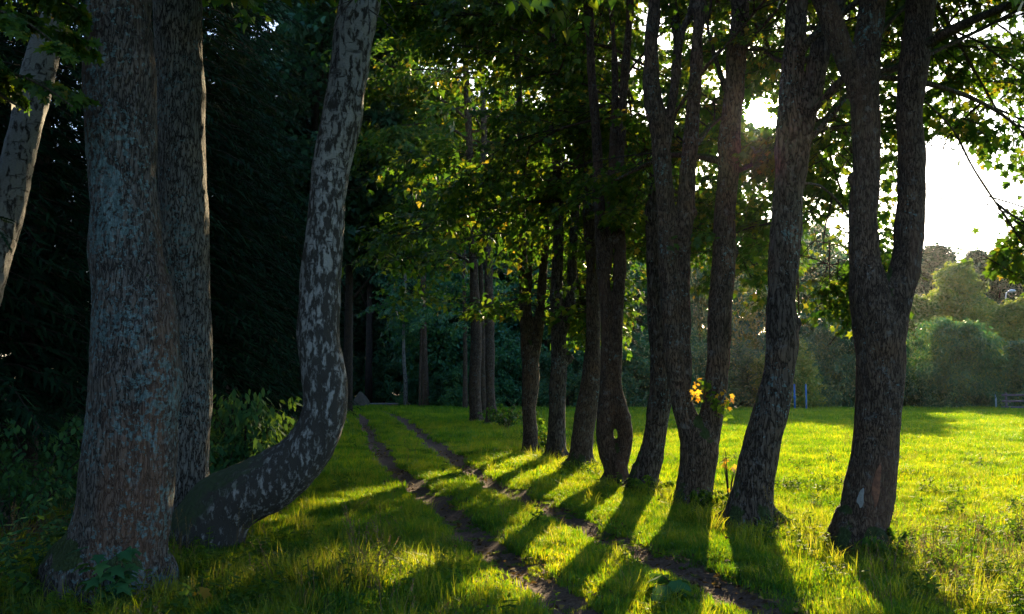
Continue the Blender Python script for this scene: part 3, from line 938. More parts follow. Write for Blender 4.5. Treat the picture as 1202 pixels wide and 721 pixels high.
# pale bark scar on the nearest maple, laid on the trunk's own surface
from mathutils.bvhtree import BVHTree
t1 = [o for o in COL.objects if o.type == "EMPTY" and o.get("label", "").startswith("nearest right maple")][0]
tm = [c_ for c_ in t1.children if c_.name.startswith("trunk")][0].data
bvh = BVHTree.FromPolygons([tuple(v_.co) for v_ in tm.vertices], [tuple(p_.vertices) for p_ in tm.polygons])


def patch_on(cx, cy, rx, ry, tilt, mat, name, n=9):
    rows, vs, ok_ = [], [], True
    o_ = Vector((0, 0, CAMH)) - t1.location
    ringc, f3 = [], []
    for k in range(n + 1):
        rr = k / n
        for a_ in range(16):
            an = a_ * math.pi / 8
            wob = 1 + 0.18 * math.sin(an * 3 + cx) + 0.1 * math.sin(an * 5)
            x_, y_ = rx * rr * math.cos(an) * wob, ry * rr * math.sin(an) * wob
            px_, py_ = cx + x_ * math.cos(tilt) - y_ * math.sin(tilt), cy + x_ * math.sin(tilt) + y_ * math.cos(tilt)
            h_ = bvh.ray_cast(o_, ray(px_, py_).normalized())
            if h_[0] is None: return
            vs.append(h_[0] + h_[1] * (0.006 if k < n else -0.006))
    q_ = [(k * 16 + a_, k * 16 + (a_ + 1) % 16, (k + 1) * 16 + (a_ + 1) % 16, (k + 1) * 16 + a_) for k in range(n) for a_ in range(16)]
    link(name, mesh_np(name, np.array(vs), [np.array(q_)], [mat], smooth=True), t1)


patch_on(1010.5, 585, 4.2, 12, 0.12, simple_mat("bare_wood", (0.19, 0.185, 0.175), 0.8, nscale=30, var=0.25), "bark_scar")
patch_on(1029, 570, 5, 26, 0.10, simple_mat("reddish_bark", (0.13, 0.05, 0.025), 0.9, nscale=25, var=0.5), "bark_wound")
# --- left foreground
LEFTG = "trees in the left foreground"
l1, _ = make_tree("maple_tree", "thick lichen spotted trunk, nearest of all on the left", "tree",
    [[(128, 705, 128), (135, 680, 118), (138, 640, 108), (146, 600, 104), (151, 550, 104), (154, 500, 102), (158, 450, 104), (160, 400, 101), (158, 350, 96), (150, 300, 84), (145, 230, 76), (142, 150, 82), (140, 90, 84), (140, 40, 76), (140, 0, 72)],
     [(170, 560, 60), (176, 480, 60), (180, 420, 56), (186, 370, 44), (192, 335, 24)]],
    7.4, (128, 692), 0.015, M_BARK_LICHEN, limbs=6, lod=1, zlow=5.5, group=LEFTG, roots=6, lumps=0.019, extra=2, root_r=0.75)
make_tree("maple_tree", "slimmer grey trunk standing directly behind the lichen spotted trunk", "tree",
    [[(215, 640, 66), (218, 600, 54), (220, 560, 50), (222, 500, 48), (226, 440, 46), (225, 380, 48), (220, 330, 52), (217, 290, 56), (214, 200, 56), (211, 100, 56), (208, 0, 58)]],
    9.9, (215, 628), 0.02, M_BARK_ROUGH, limbs=6, lod=1, zlow=6, group=LEFTG, extra=2)
make_tree("birch_tree", "birch whose mossy foot sweeps sideways before curving up", "tree",
    [[(236, 660, 96), (243, 625, 92), (262, 596, 80), (285, 580, 72), (317, 563, 69), (350, 540, 60), (372, 510, 55), (382, 478, 53), (379, 440, 51), (374, 400, 49), (375, 350, 46), (379, 300, 45), (384, 250, 44), (388, 200, 44), (399, 150, 47), (407, 100, 46), (414, 50, 47), (424, 0, 50)]],
    9.4, (238, 645), 0.018, M_BIRCH, limbs=6, lod=1, zlow=6, group=LEFTG, extra=2, lumps=0.016, roots=0)
make_tree("birch_tree", "leaning white birch cut by the left edge behind maple leaves", "tree",
    [[(-110, 640, 56), (-85, 560, 50), (-55, 450, 46), (-15, 330, 42), (12, 230, 40), (34, 130, 38), (52, 60, 36), (70, 0, 34)]],
    9.6, (-110, 635), 0.025, M_BIRCH_W, limbs=5, lod=1, zlow=6, group=LEFTG, extra=1)

# maple bough reaching in at the top left corner: it belongs to a maple standing outside the frame
lb = G(-420, 640)
mt = empty("maple_tree", (lb.x, 8.0, 0), "maple outside the left edge, its leafy bough hangs in the top left corner", "tree", LEFTG)
bpos = Vector((lb.x, 8.0, 0))
pts = np.array([bpos + Vector(p) for p in ((0, 0, -.1), (.05, 0, 1.5), (0, .05, 3.0), (.1, 0, 5), (0.2, 0.1, 8))])
bm_, _p = branch_mesh(pts, 0.22, 0.10, bpos, M_BARK, 12); link("trunk", bm_, mt)
acc = Acc()
for (pp) in ([(-300, 60), (-160, -10), (-60, 0), (20, 20), (75, 60)], [(-300, 60), (-120, 70), (-20, 80), (40, 95), (85, 125)], [(-200, -20), (-60, -40), (30, -20), (90, 10)], [(-160, 40), (-60, 60), (0, 110), (30, 130)]):
    pts = np.array([P(x, y, 7.4 - 0.25 * i) for i, (x, y) in enumerate(pp)])
    if pp[0] == (-300, 60): pts = np.vstack([np.array(bpos + Vector((0, 0, 3.6))), pts])
    bm_, p = branch_mesh(pts, 0.03, 0.006, bpos, M_BARK); link("branch", bm_, mt)
    add_sprays(acc, SPR_N, [q for q in sprays_on(p, 0.25, 0.24, 0.42) if project(q[0][None, :])[0][0] < 70 and project(q[0][None, :])[1][0] < 95], cull=False)
link("crown", acc.mesh("crown", [M_LEAF, M_BARK_DARK], offset=bpos), mt)
print("left", round(time.time() - T0, 1))


# ------------------------------------------------------------------ spruces of the dark forest
def spruce_meshes(H, seed, bare=2.0):
    r = np.random.default_rng(seed)
    t = np.linspace(0, 1, 12)
    tr_pts = np.stack([0.08 * np.sin(t * 5 + seed), 0.08 * np.cos(t * 4), t * H - 0.2], -1)
    a = Acc(); v, q, tt = tube(tr_pts, 0.20 * (1 - t * 0.92) + 0.01, 10); a.add(v, q, tt)
    z = 0.7
    while z < bare + 3:                                   # dead snags on the lower trunk
        for k in range(3):
            an = r.uniform(0, 6.28); L = r.uniform(0.5, 1.8)
            d = np.array([math.cos(an), math.sin(an), r.uniform(-0.3, 0.1)])
            p0 = np.array([0, 0, z])
            pts = np.array([p0, p0 + d * L * .5, p0 + d * L + [0, 0, -0.2 * L]])
            v, q, tt = tube(pts, np.array([0.018, 0.01, 0.004]), 4); a.add(v, q, tt)
        z += 0.35
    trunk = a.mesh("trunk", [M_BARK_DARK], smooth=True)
    pos, Rm, siz = [], [], []
    z = bare
    tw = Acc()
    while z < H - 0.3:
        u = (z - bare) / (H - bare)
        Lm = 3.1 * (1 - u) ** 0.8 + 0.25
        nb = 6
        a0 = r.uniform(0, 6.28)
        for k in range(nb):
            an = a0 + 2 * math.pi * k / nb + r.normal(0, 0.2); L = Lm * r.uniform(0.7, 1.1)
            m = max(3, int(L / 0.085))
            for j in range(m):
                s = (j + 0.5) / m
                rr = L * s
                base = np.array([math.cos(an) * rr, math.sin(an) * rr, z + 0.10 * L * s - 0.42 * L * s * s])
                for sd in (-1, 1):
                    pos.append(base + r.normal(0, 0.03, 3))
                    siz.append(0.72 * (0.28 + 0.42 * (1 - s) * L / 3) * r.uniform(0.7, 1.2))
                    Rm.append((an - math.pi / 2 + sd * r.uniform(0.45, 1.1), -r.uniform(0.15, 0.9), r.normal(0, 0.5)))
            s_ = np.linspace(0, 1, 4)
            pts = np.stack([np.cos(an) * L * s_, np.sin(an) * L * s_, z + 0.10 * L * s_ - 0.42 * L * s_ ** 2], -1)
            v, q, tt = tube(pts, np.linspace(0.02, 0.004, 4), 3, False); tw.add(v, q, mat=1)
        z += 0.30 + 0.15 * u
    Rm = np.array(Rm); Rm = rotmats(Rm[:, 0], Rm[:, 1], Rm[:, 2])
    # a comb-like twig of needles
    shape = [(0, 0, 0)]
    kk = 5
    for i in range(kk):
        y = 0.12 + 0.8 * i / kk
        shape += [(0.13 - 0.02 * i, y + 0.05, 0), (0.035, y + 0.07, 0)]
    shape += [(0, 1, -0.05)]
    sh = shape + [(-x, y, z) for x, y, z in shape[1:-1][::-1]]
    v, f = scatter_shape(np.array(sh), np.array(pos), Rm, np.array(siz))
    tw.add(v, f, mat=0)
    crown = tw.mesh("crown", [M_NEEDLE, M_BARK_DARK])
    return trunk, crown


protos = []
for i, (H, bare) in enumerate([(17, 1.6), (14, 0.9), (19, 3.0)]):
    protos.append(spruce_meshes(H, 40 + i, bare))
SPG = "spruces of the dark forest on the left"
spots = []
rs = random.Random(5)
for (px, D) in [(250, 22), (400, 40), (380, 50), (415, 75), (350, 34), (395, 58), (40, 14.5), (-60, 13), (120, 18), (205, 20), (340, 21), (330, 30), (260, 27), (70, 25), (-20, 22), (160, 30), (395, 34), (300, 38), (220, 40), (120, 38), (20, 33), (362, 44), (405, 50), (330, 55), (260, 60), (-100, 28), (180, 52), (80, 50), (-30, 45), (385, 62), (-200, 18), (-250, 30), (418, 66), (300, 72), (350, 80), (210, 75), (120, 70), (30, 62), (425, 92)]:
    px = min(px + rs.uniform(-8, 8), 430 - 4.3 * 1100 / D)
    p = P(px, 452, D)
    spots.append((p.x, D))
spots += [(P(376, 452, 92).x, 92), (P(352, 452, 84).x, 84), (P(330, 452, 88).x, 88), (P(388, 452, 104).x, 104), (P(305, 452, 95).x, 95), (P(365, 452, 110).x, 110)]
# a few behind and beside the camera, which shade the foreground as the wood does
for x, y in [(-9, 3), (-7.5, -3), (-11, -7), (-5, -9), (-13, 6), (-8, 8)]:
    spots.append((x, y))
first = [None] * 3
for i, (x, y) in enumerate(spots):
    k = i % 3
    sc_ = rs.uniform(0.85, 1.2) * (1.6 if y > 81 else 1.0)
    z = float(ground_z(x, y))
    if first[k] is None:
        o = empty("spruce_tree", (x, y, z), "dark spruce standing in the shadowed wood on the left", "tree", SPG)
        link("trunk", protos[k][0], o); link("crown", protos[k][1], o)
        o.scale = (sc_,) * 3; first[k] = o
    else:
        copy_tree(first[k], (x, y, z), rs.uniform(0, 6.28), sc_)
print("spruces", len(spots), round(time.time() - T0, 1))


# ------------------------------------------------------------------ far broadleaf trees and bushes
def blob_tree(H, W, zlow, nleaf, lsize, mat, seed, shape="round", trunk_r=0.18, leaf=RHOMB, lobes=26, droop=False):
    r = np.random.default_rng(seed)
    cs, rs_ = [], []
    for k in range(lobes):
        u = (k + 0.5) / lobes
        z = zlow + (H - zlow) * u
        if shape == "round": wr = math.sin(math.pi * min(0.97, 0.18 + 0.82 * u)) ** 0.6
        elif shape == "cone": wr = (1 - u) ** 0.75 + 0.08
        elif shape == "bush": wr = math.sqrt(max(0.05, 1 - (u * 0.98) ** 2.2))
        else: wr = math.sin(math.pi * (0.1 + 0.86 * u)) ** 0.8
        for j in range(5 if shape != "cone" else 2):
            a = r.uniform(0, 6.28); rr = W / 2 * wr * r.uniform(0.3, 0.95)
            cs.append((math.cos(a) * rr, math.sin(a) * rr, z + r.normal(0, 0.3)))
            rs_.append(W * r.uniform(0.055, 0.14) * (0.6 + 0.4 * wr))
    cs = np.array(cs); rs_ = np.array(rs_)
    n = nleaf
    li = r.integers(0, len(cs), n)
    d = r.normal(0, 1, (n, 3)); d /= np.linalg.norm(d, axis=1)[:, None]
    nsub = 16
    sd3 = r.normal(0, 1, (len(cs), nsub, 3)); sd3 /= np.linalg.norm(sd3, axis=2)[:, :, None]
    sub = cs[:, None, :] + sd3 * (rs_[:, None] * r.uniform(0.6, 1.5, (len(cs), nsub)))[:, :, None] * np.array([1, 1, 0.8])
    p = sub[li, r.integers(0, nsub, n)] + r.normal(0, 1, (n, 3)) * (rs_[li] * 0.24)[:, None] * np.array([1, 1, .7])
    p = p[p[:, 2] > max(zlow - 0.5, 0.02)]
    n = len(p)
    Rm = rotmats(r.uniform(0, 6.28, n), (-r.uniform(0.9, 1.6, n) if droop else -r.uniform(0.0, 1.2, n)), r.normal(0, 0.6, n))
    v, f = scatter_shape(leaf, p, Rm, lsize * r.uniform(0.6, 1.3, n))
    a = Acc(); a.add(v, f)
    crown = a.mesh("crown", [mat])
    a = Acc()
    t = np.linspace(0, 1, 8)
    tp = np.stack([0.15 * np.sin(t * 3 + seed), 0.1 * np.cos(t * 3), -0.1 + t * H * 0.85], -1)
    v, q, tt = tube(tp, trunk_r * (1 - 0.85 * t), 9); a.add(v, q, tt)
    for k in range(16):
        c = cs[r.integers(0, len(cs))]
        b = np.array([0, 0, max(zlow * 0.7, min(c[2] * 0.7, H * 0.75))])
        pts = np.array([b, b * .5 + c * .5 + [0, 0, 0.1], c])
        v, q, tt = tube(pts, np.array([0.25, 0.16, 0.05]) * trunk_r, 5); a.add(v, q, tt)
    trunk = a.mesh("trunk", [M_BARK_DARK], smooth=True)
    return trunk, crown


PROT = {
    "willow": blob_tree(5.6, 7.4, 0.0, 42000, 0.30, M_BG_TEAL, 1, "bush", 0.14, leaf=OVAL * np.array([.5, 1, 1]), lobes=30),
    "poplar": blob_tree(12.5, 7.5, 1.0, 42000, 0.34, M_BG_WARM, 2, "oval", 0.2, lobes=26),
    "dark": blob_tree(14, 9.5, 1.2, 40000, 0.36, M_BG_DARK, 3, "round", 0.28, lobes=26),
    "cool": blob_tree(11, 8.5, 0.6, 42000, 0.34, M_BG_TEAL, 4, "round", 0.22, lobes=26),
    "bush": blob_tree(4.0, 5.0, 0.0, 26000, 0.20, M_BG_TEAL, 5, "bush", 0.08, lobes=20),
    "warmbush": blob_tree(4.4, 4.6, 0.0, 24000, 0.20, M_BG_WARM, 6, "oval", 0.08, lobes=20),
}
PROT["high"] = blob_tree(23, 10.5, 8.0, 52000, 0.34, M_BG_DARK, 8, "round", 0.3, leaf=MAPLE6, lobes=22)
FIRST = {}


def far_tree(kind, px, D, scale, name, label, cat="tree", group=None, rz=None):
    p = P(px, 452, D)
    rz = rs.uniform(0, 6.28) if rz is None else rz
    s = scale if hasattr(scale, "__len__") else (scale,) * 3
    if kind not in FIRST:
        o = empty(name, (p.x, D, 0), label, cat, group)
        link("trunk", PROT[kind][0], o); link("crown", PROT[kind][1], o)
        o.rotation_euler = (0, 0, rz); o.scale = s; FIRST[kind] = o
    else:
        o = copy_tree(FIRST[kind], (p.x, D, 0), rz, s, label)
        o.name = name
        if "group" in o and group is None: del o["group"]
        if group: o["group"] = group
        o["category"] = cat
    return o


FG = "trees and bushes beyond the meadow"
far_tree("willow", 1122, 64, 1.0, "willow_bush", "big rounded grey green bush at the right end of the meadow", "bush", FG)
far_tree("willow", 1040, 66, (0.85, 0.85, 0.9), "willow_bush", "rounded bush seen just right of the forked maple trunk", "bush", FG)
far_tree("willow", 985, 68, (0.9, 0.9, 0.98), "willow_bush", "dark bush between the leaning maple and the forked maple", "bush", FG)
far_tree("bush", 1215, 63, 1.15, "bush", "bush behind the wooden rail fence at the right edge", "bush", FG)
far_tree("warmbush", 925, 61, 1.0, "small_tree", "pale yellowish small tree beside the blue posts", "tree", FG)
far_tree("poplar", 1133, 86, (1, 1, 1.02), "poplar_tree", "pale pointed tree rising behind the big rounded bush", "tree", FG)
far_tree("poplar", 1075, 84, (0.9, 0.9, 0.75), "poplar_tree", "pale lower tree right of the forked maple stem", "tree", FG)
far_tree("poplar", 1200, 79, (0.8, 0.8, 0.70), "poplar_tree", "pale green tree in front of the street lamp at the right edge", "tree", FG)
far_tree("dark", 1180, 112, (1.4, 1.4, 1.22), "tall_tree", "tall dark tree at the skyline behind the street lamp", "tree", FG)
far_tree("dark", 1100, 116, (1.4, 1.4, 1.28), "tall_tree", "tall dark tree at the skyline left of the pale pointed tree", "tree", FG)
far_tree("dark", 1150, 122, (1.0, 1.0, 1.30), "tall_tree", "tall tree at the skyline directly behind the pale pointed tree", "tree", FG)
far_tree("dark", 1250, 105, 1.1, "tall_tree", "tall dark tree at the skyline beyond the right edge", "tree", FG)
far_tree("dark", 1040, 112, (1.1, 1.1, 1.1), "tall_tree", "tall dark tree seen inside the fork of the right maple", "tree", FG)
far_tree("cool", 960, 80, (1.05, 1.05, 1.35), "broadleaf_tree", "broad tree behind the gap right of the leaning maple", "tree", FG)
far_tree("poplar", 890, 84, (1.1, 1.1, 1.15), "poplar_tree", "warm lit tree behind the gap below the sun", "tree", FG)
far_tree("cool", 822, 82, (1.0, 1.0, 1.6), "broadleaf_tree", "green tree seen between stems of the three stemmed maple", "tree", FG)
far_tree("cool", 750, 74, 1.0, "broadleaf_tree", "green tree behind the gap left of the slim bending maple", "tree", FG)
far_tree("dark", 690, 78, 0.9, "tall_tree", "dark tree behind the slit footed maple", "tree", FG)
far_tree("cool", 640, 76, 1.05, "broadleaf_tree", "green tree behind the maple split above a knob", "tree", FG)
far_tree("dark", 590, 82, 1.0, "tall_tree", "dark tree behind the distant end of the maple row", "tree", FG)
for i, (px, D, s, lab) in enumerate([(905, 64, .95, "low bush behind the leaning maple at the meadow's end"), (870, 65, 1.0, "low bush left of the leaning maple at the meadow's end"),
        (835, 64, .95, "low bush behind the three stemmed maple"), (795, 65, 1.05, "low bush left of the three stemmed maple"), (752, 64, 1.0, "low bush right of the slit footed maple"),
        (708, 66, 1.05, "low bush behind the slit footed maple"), (665, 65, 1.0, "low bush between the two thick middle trunks"), (640, 67, .95, "low bush left of the knobbed maple"), (600, 66, 1.05, "low bush right of the distant curved foot maple")]):
    far_tree("bush", px, D, s, "bush", lab, "bush", FG)
EG = "trees at the end of the track"
far_tree("cool", 535, 74, (1.0, 1.0, 1.0), "broadleaf_tree", "dark green tree behind the thick trunk at the track's end", "tree", EG)
far_tree("cool", 500, 90, (1.1, 1.1, 1.15), "broadleaf_tree", "tall green tree behind the white birch at the track's end", "tree", EG)
far_tree("dark", 450, 92, (1.2, 1.2, 1.1), "tall_tree", "dark tree across the road behind the boulder", "tree", EG)
far_tree("dark", 400, 96, (1.2, 1.2, 1.2), "tall_tree", "dark tree across the road left of the boulder", "tree", EG)
far_tree("cool", 425, 110, (1.3, 1.3, 1.5), "broadleaf_tree", "tallest tree beyond the road, sky showing through its top", "tree", EG)
far_tree("cool", 560, 105, (1.3, 1.3, 1.4), "broadleaf_tree", "tall tree far behind the leftmost row maple", "tree", EG)
far_tree("dark", 480, 118, (1.3, 1.3, 1.5), "tall_tree", "tall dark tree far behind the white birch", "tree", EG)
far_tree("dark", 455, 135, (1.8, 1.8, 2.2), "tall_tree", "very tall dark tree far down the track, left of the white birch", "tree", EG)
far_tree("dark", 520, 140, (1.8, 1.8, 2.3), "tall_tree", "very tall dark tree far down the track, right of the white birch", "tree", EG)
far_tree("dark", 590, 130, (1.8, 1.8, 2.1), "tall_tree", "very tall dark tree far behind the distant row maples", "tree", EG)
far_tree("dark", 380, 120, (1.7, 1.7, 2.0), "tall_tree", "very tall dark tree far behind the curved birch", "tree", EG)
far_tree("cool", 778, 82, (1.0, 1.0, 2.15), "broadleaf_tree", "tall tree beyond the meadow, right of the slim bending maple", "tree", FG)
far_tree("cool", 738, 78, (1.05, 1.05, 2.1), "broadleaf_tree", "tall tree beyond the meadow, left of the slim bending maple", "tree", FG)
far_tree("cool", 690, 84, (1.05, 1.05, 2.2), "broadleaf_tree", "tall tree beyond the meadow, behind the stout straight maple", "tree", FG)
far_tree("cool", 660, 120, (1.5, 1.5, 1.7), "broadleaf_tree", "tall green tree far behind the two thick middle trunks", "tree", FG)
far_tree("cool", 725, 125, (1.4, 1.4, 1.5), "broadleaf_tree", "tall green tree far behind the slit footed maple", "tree", FG)
far_tree("high", 362, 40, 1.0, "tall_maple_tree", "tall high crowned tree whose top fills the gap left of the curved birch", "tree", EG)
far_tree("high", 408, 50, (1.0, 1.0, 1.05), "tall_maple_tree", "tall high crowned tree on the left of the track just past the curved birch", "tree", EG)
far_tree("high", 432, 84, (1.2, 1.2, 1.35), "tall_maple_tree", "tall high crowned tree across the road above the boulder", "tree", EG)
far_tree("high", 520, 98, (1.3, 1.3, 1.5), "tall_maple_tree", "tall high crowned tree across the road above the thick trunk", "tree", EG)
far_tree("high", 600, 100, (1.3, 1.3, 1.4), "tall_maple_tree", "tall high crowned tree beyond the meadow's left corner", "tree", EG)
far_tree("bush", 450, 86, 1.0, "bush", "low bush across the road right of the boulder", "bush", EG)
far_tree("bush", 405, 86, 1.0, "bush", "low bush across the road left of the boulder", "bush", EG)
far_tree("bush", 520, 68, .62, "bush", "leafy bush right of the thick trunk at the track's end", "bush", EG)
far_tree("bush", 488, 70, .5, "bush", "small bush between white birch and thick trunk", "bush", EG)
far_tree("bush", 545, 66, .7, "bush", "bush left of the distant maples at the meadow corner", "bush", EG)
print("far", round(time.time() - T0, 1))


def slim_tree(name, label, stem, D, base_px, bark, leafspec, group=EG, spr=SPR_F):
    """a thin distant tree: tapered trunk, a few branches, light crown"""
    base = P(base_px[0], base_px[1], D); base.z = 0
    root = empty(name, base, label, "tree", group)
    pts = [P(x, y, D) for x, y, w_ in stem]; pts[0].z = -0.1
    rad = [w_ / 2 * D / F for x, y, w_ in stem]
    p, r_ = resample([tuple(q) for q in pts], rad, 0.3)
    v, q, tr = tube(p, r_, 12); a = Acc(); a.add(v, q, tr)
    link("trunk", a.mesh("trunk", [bark], True, base), root)
    acc = Acc()
    for k in range(leafspec[0]):
        i = random.randrange(int(len(p) * leafspec[1]), len(p))
        a_ = random.uniform(0, 6.28)
        lp = limb_path(p[i], (math.cos(a_), math.sin(a_), 0.5), random.uniform(1.5, 3.0), 0.9, n=5)
        bm_, pp = branch_mesh(lp, 0.03, 0.008, base, bark, 5); link("branch", bm_, root)
        add_sprays(acc, spr, sprays_on(pp, 0.2, 0.4, 1.2), cull=True, twigs=False)
    link("crown", acc.mesh("crown", [M_BG_TEAL, M_BARK_DARK], offset=base), root)


slim_tree("birch_tree", "slender white birch right of the boulder", [(476, 479, 5.5), (476, 450, 4.6), (474, 420, 4), (474, 380, 3.2), (476, 330, 2.6), (477, 270, 2), (480, 200, 1.4)], 68, (476, 478), M_BIRCH_W, (16, 0.42))
slim_tree("broadleaf_tree", "thick grey brown trunk at the track's end", [(500, 479, 10), (499, 450, 8.5), (498, 420, 8), (497, 370, 7), (497, 300, 5.5), (495, 220, 4)], 67, (500, 478), M_BARK, (22, 0.35))
slim_tree("broadleaf_tree", "thin straight trunk touching the thick one at the track's end", [(493, 478, 3.2), (493, 440, 2.8), (494, 400, 2.4), (495, 330, 2), (494, 260, 1.5)], 66, (493, 478), M_BARK, (10, 0.4))
slim_tree("broadleaf_tree", "stump like dark trunk seen left of the leftmost row maple", [(546, 482, 7), (546, 460, 6), (546, 420, 5), (545, 350, 4), (544, 260, 3)], 60, (546, 481), M_BARK, (12, 0.4))


# ------------------------------------------------------------------ boulder
def boulder():
    bx = P(425, 477, 66); bx.z = 0
    me = bpy.data.meshes.new("boulder")
    import bmesh
    bm = bmesh.new(); bmesh.ops.create_icosphere(bm, subdivisions=5, radius=1)
    for v in bm.verts:
        c = v.co
        # lopsided pyramid: steep left side, long slope to the right
        top = max(0.0, c.z)
        c.x = c.x * (0.80 - 0.40 * top) - 0.12 * top
        c.y = c.y * (0.62 - 0.35 * top)
        c.z = c.z * 1.15
        n = mnoise.noise(c * 1.7) * 0.10 + mnoise.noise(c * 5) * 0.04 + mnoise.noise(c * 12) * 0.015
        v.co = c * (1 + n)
    for f in bm.faces: f.smooth = True
    bm.to_mesh(me); bm.free()
    me.materials.append(simple_mat("granite", (0.07, 0.062, 0.052), 0.85, nscale=5, var=0.45))
    tag(link("boulder", me, loc=(bx.x, bx.y, -0.05)), "grey brown pointed boulder beside the end of the track", "boulder")


boulder()

# ------------------------------------------------------------------ rail fence, blue posts, street lamp
M_RAIL = simple_mat("weathered_rail", (0.09, 0.09, 0.11), 0.7, nscale=6)


def box(acc, c, s, mat=0, rz=0.0):
    x, y, z = [q / 2 for q in s]
    v = np.array([(-x, -y, -z), (x, -y, -z), (x, y, -z), (-x, y, -z), (-x, -y, z), (x, -y, z), (x, y, z), (-x, y, z)])
    co, si = math.cos(rz), math.sin(rz)
    v = v @ np.array([[co, si, 0], [-si, co, 0], [0, 0, 1]]) + np.array(c)
    acc.add(v, np.array([(0, 3, 2, 1), (4, 5, 6, 7), (0, 1, 5, 4), (1, 2, 6, 5), (2, 3, 7, 6), (3, 0, 4, 7)]), mat=mat)


D = 58.5
p0 = P(1180, 478, D); x0 = p0.x
fence = empty("rail_fence", (x0, D, 0), "grey wooden fence of three rails at the right edge of the meadow", "fence")
for k in range(4):
    a = Acc(); box(a, (0.1 + 2.0 * k, 0.05, 0.52), (0.11, 0.09, 1.2)); o = link("post", a.mesh("post", [M_RAIL]), fence)
for k in range(3):
    a = Acc(); box(a, (3.1, -0.03, 0.22 + 0.38 * k), (6.6 + 0.12 * (k == 0), 0.05, 0.12)); link("rail", a.mesh("rail", [M_RAIL]), fence)
pp = P(1169, 470, 60)
a = Acc(); v, q, t = tube([(0, 0, -.1), (0, 0, 1.0), (0, 0, 1.05)], [0.05, 0.05, 0.03], 10); a.add(v, q, t)
tag(link("marker_post", a.mesh("marker_post", [simple_mat("pale_post", (0.2, 0.4, 0.5), 0.5)], True), loc=(pp.x, 60, 0)), "short pale blue post left of the rail fence", "post")
M_BLUE = simple_mat("blue_paint", (0.02, 0.13, 0.34), 0.45, nscale=4, var=0.2)
for (px, lab, band) in ((933, "left of the two blue posts at the meadow's end", True), (946.5, "right of the two blue posts at the meadow's end", False)):
    p = P(px, 478, 57.5)
    r_ = empty("blue_post", (p.x, 57.5, 0), lab, "post", "blue posts at the meadow's end")
    a = Acc(); v, q, t = tube([(0, 0, -.1), (0, 0, 0.6), (0, 0, 1.6)], [0.055] * 3, 12); a.add(v, q, t); link("pole", a.mesh("pole", [M_BLUE], True), r_)
    a = Acc(); v, q, t = tube([(0, 0, 1.6), (0, 0, 1.64), (0, 0, 1.66)], [0.065, 0.06, 0.02], 12); a.add(v, q, t); link("cap", a.mesh("cap", [M_BLUE], True), r_)
    if band:
        a = Acc(); v, q, t = tube([(0, 0, 0.74), (0, 0, 0.78), (0, 0, 0.9), (0, 0, 0.94)], [0.06, 0.085, 0.085, 0.06], 12); a.add(v, q, t); link("bracket", a.mesh("bracket", [M_BLUE], True), r_)
M_GALV = simple_mat("galvanised_steel", (0.42, 0.50, 0.56), 0.35, 0.6, nscale=3, var=0.15)
p = P(1185, 452, 84)
H = P(1188, 342, 84).z
lampo = empty("street_lamp", (p.x, 84, 0), "curved grey street lamp rising among the right trees", "street lamp")
a = Acc(); v, q, t = tube(resample([(0, 0, 0), (0, 0, H * .5), (0, 0, H - 1.0)], [.09, .075, .06], .5)[0], np.linspace(.09, .055, 1 + len(resample([(0, 0, 0), (0, 0, H * .5), (0, 0, H - 1.0)], [1, 1, 1], .5)[0]) - 1), 12); a.add(v, q, t)
link("pole", a.mesh("pole", [M_GALV], True), lampo)
arm, ar = resample([(0, 0, H - 1.05), (0.02, 0, H - .4), (0.12, 0, H - 0.1), (0.32, 0, H)], [.055, .05, .045, .04], 0.08)
a = Acc(); v, q, t = tube(arm, ar, 10); a.add(v, q, t); link("arm", a.mesh("arm", [M_GALV], True), lampo)
a = Acc(); v, q, t = tube([(0.25, 0, H - .02), (0.32, 0, H), (0.6, 0, H + .04), (0.85, 0, H + 0.03), (0.93, 0, H)], [.04, .11, .16, .12, .03], 12); a.add(v * np.array([1, 1, 1]), q, t); link("lamp_head", a.mesh("lamp_head", [M_GALV], True), lampo)

# ------------------------------------------------------------------ scatter (stuff) by geometry nodes


def blade_patch(n, rad, h, w, seed, curve=0.35, mat=None, seg=2):
    """a patch of n bent blades"""
    r = np.random.default_rng(seed)
    a = r.uniform(0, 6.28, n); rr = rad * np.sqrt(r.random(n))
    bx, by = rr * np.cos(a), rr * np.sin(a)
    hh = h * r.uniform(0.45, 1.15, n); ww = w * r.uniform(0.7, 1.2, n)
    az = r.uniform(0, 6.28, n); ln = r.uniform(0.05, curve * 2, n)
    dx, dy = np.cos(az), np.sin(az)
    sx, sy = -dy, dx
    P0 = np.stack([bx, by, np.full(n, -0.02)], -1); sd = np.stack([sx, sy, np.zeros(n)], -1) * ww[:, None] / 2
    d = np.stack([dx, dy, np.zeros(n)], -1)
    P1 = P0 + d * (hh * ln * 0.35)[:, None] + np.array([0, 0, 1]) * (hh * 0.6)[:, None]
    P2 = P0 + d * (hh * ln)[:, None] + np.array([0, 0, 1]) * (hh * (1 - ln * 0.25))[:, None]
    V = np.stack([P0 - sd, P0 + sd, P1 + sd * .8, P1 - sd * .8, P2], 1).reshape(-1, 3)
    b = np.arange(n)[:, None] * 5
    return mesh_np("blades", V, [b + np.array([[0, 1, 2, 3]]), b + np.array([[3, 2, 4]])], [mat])


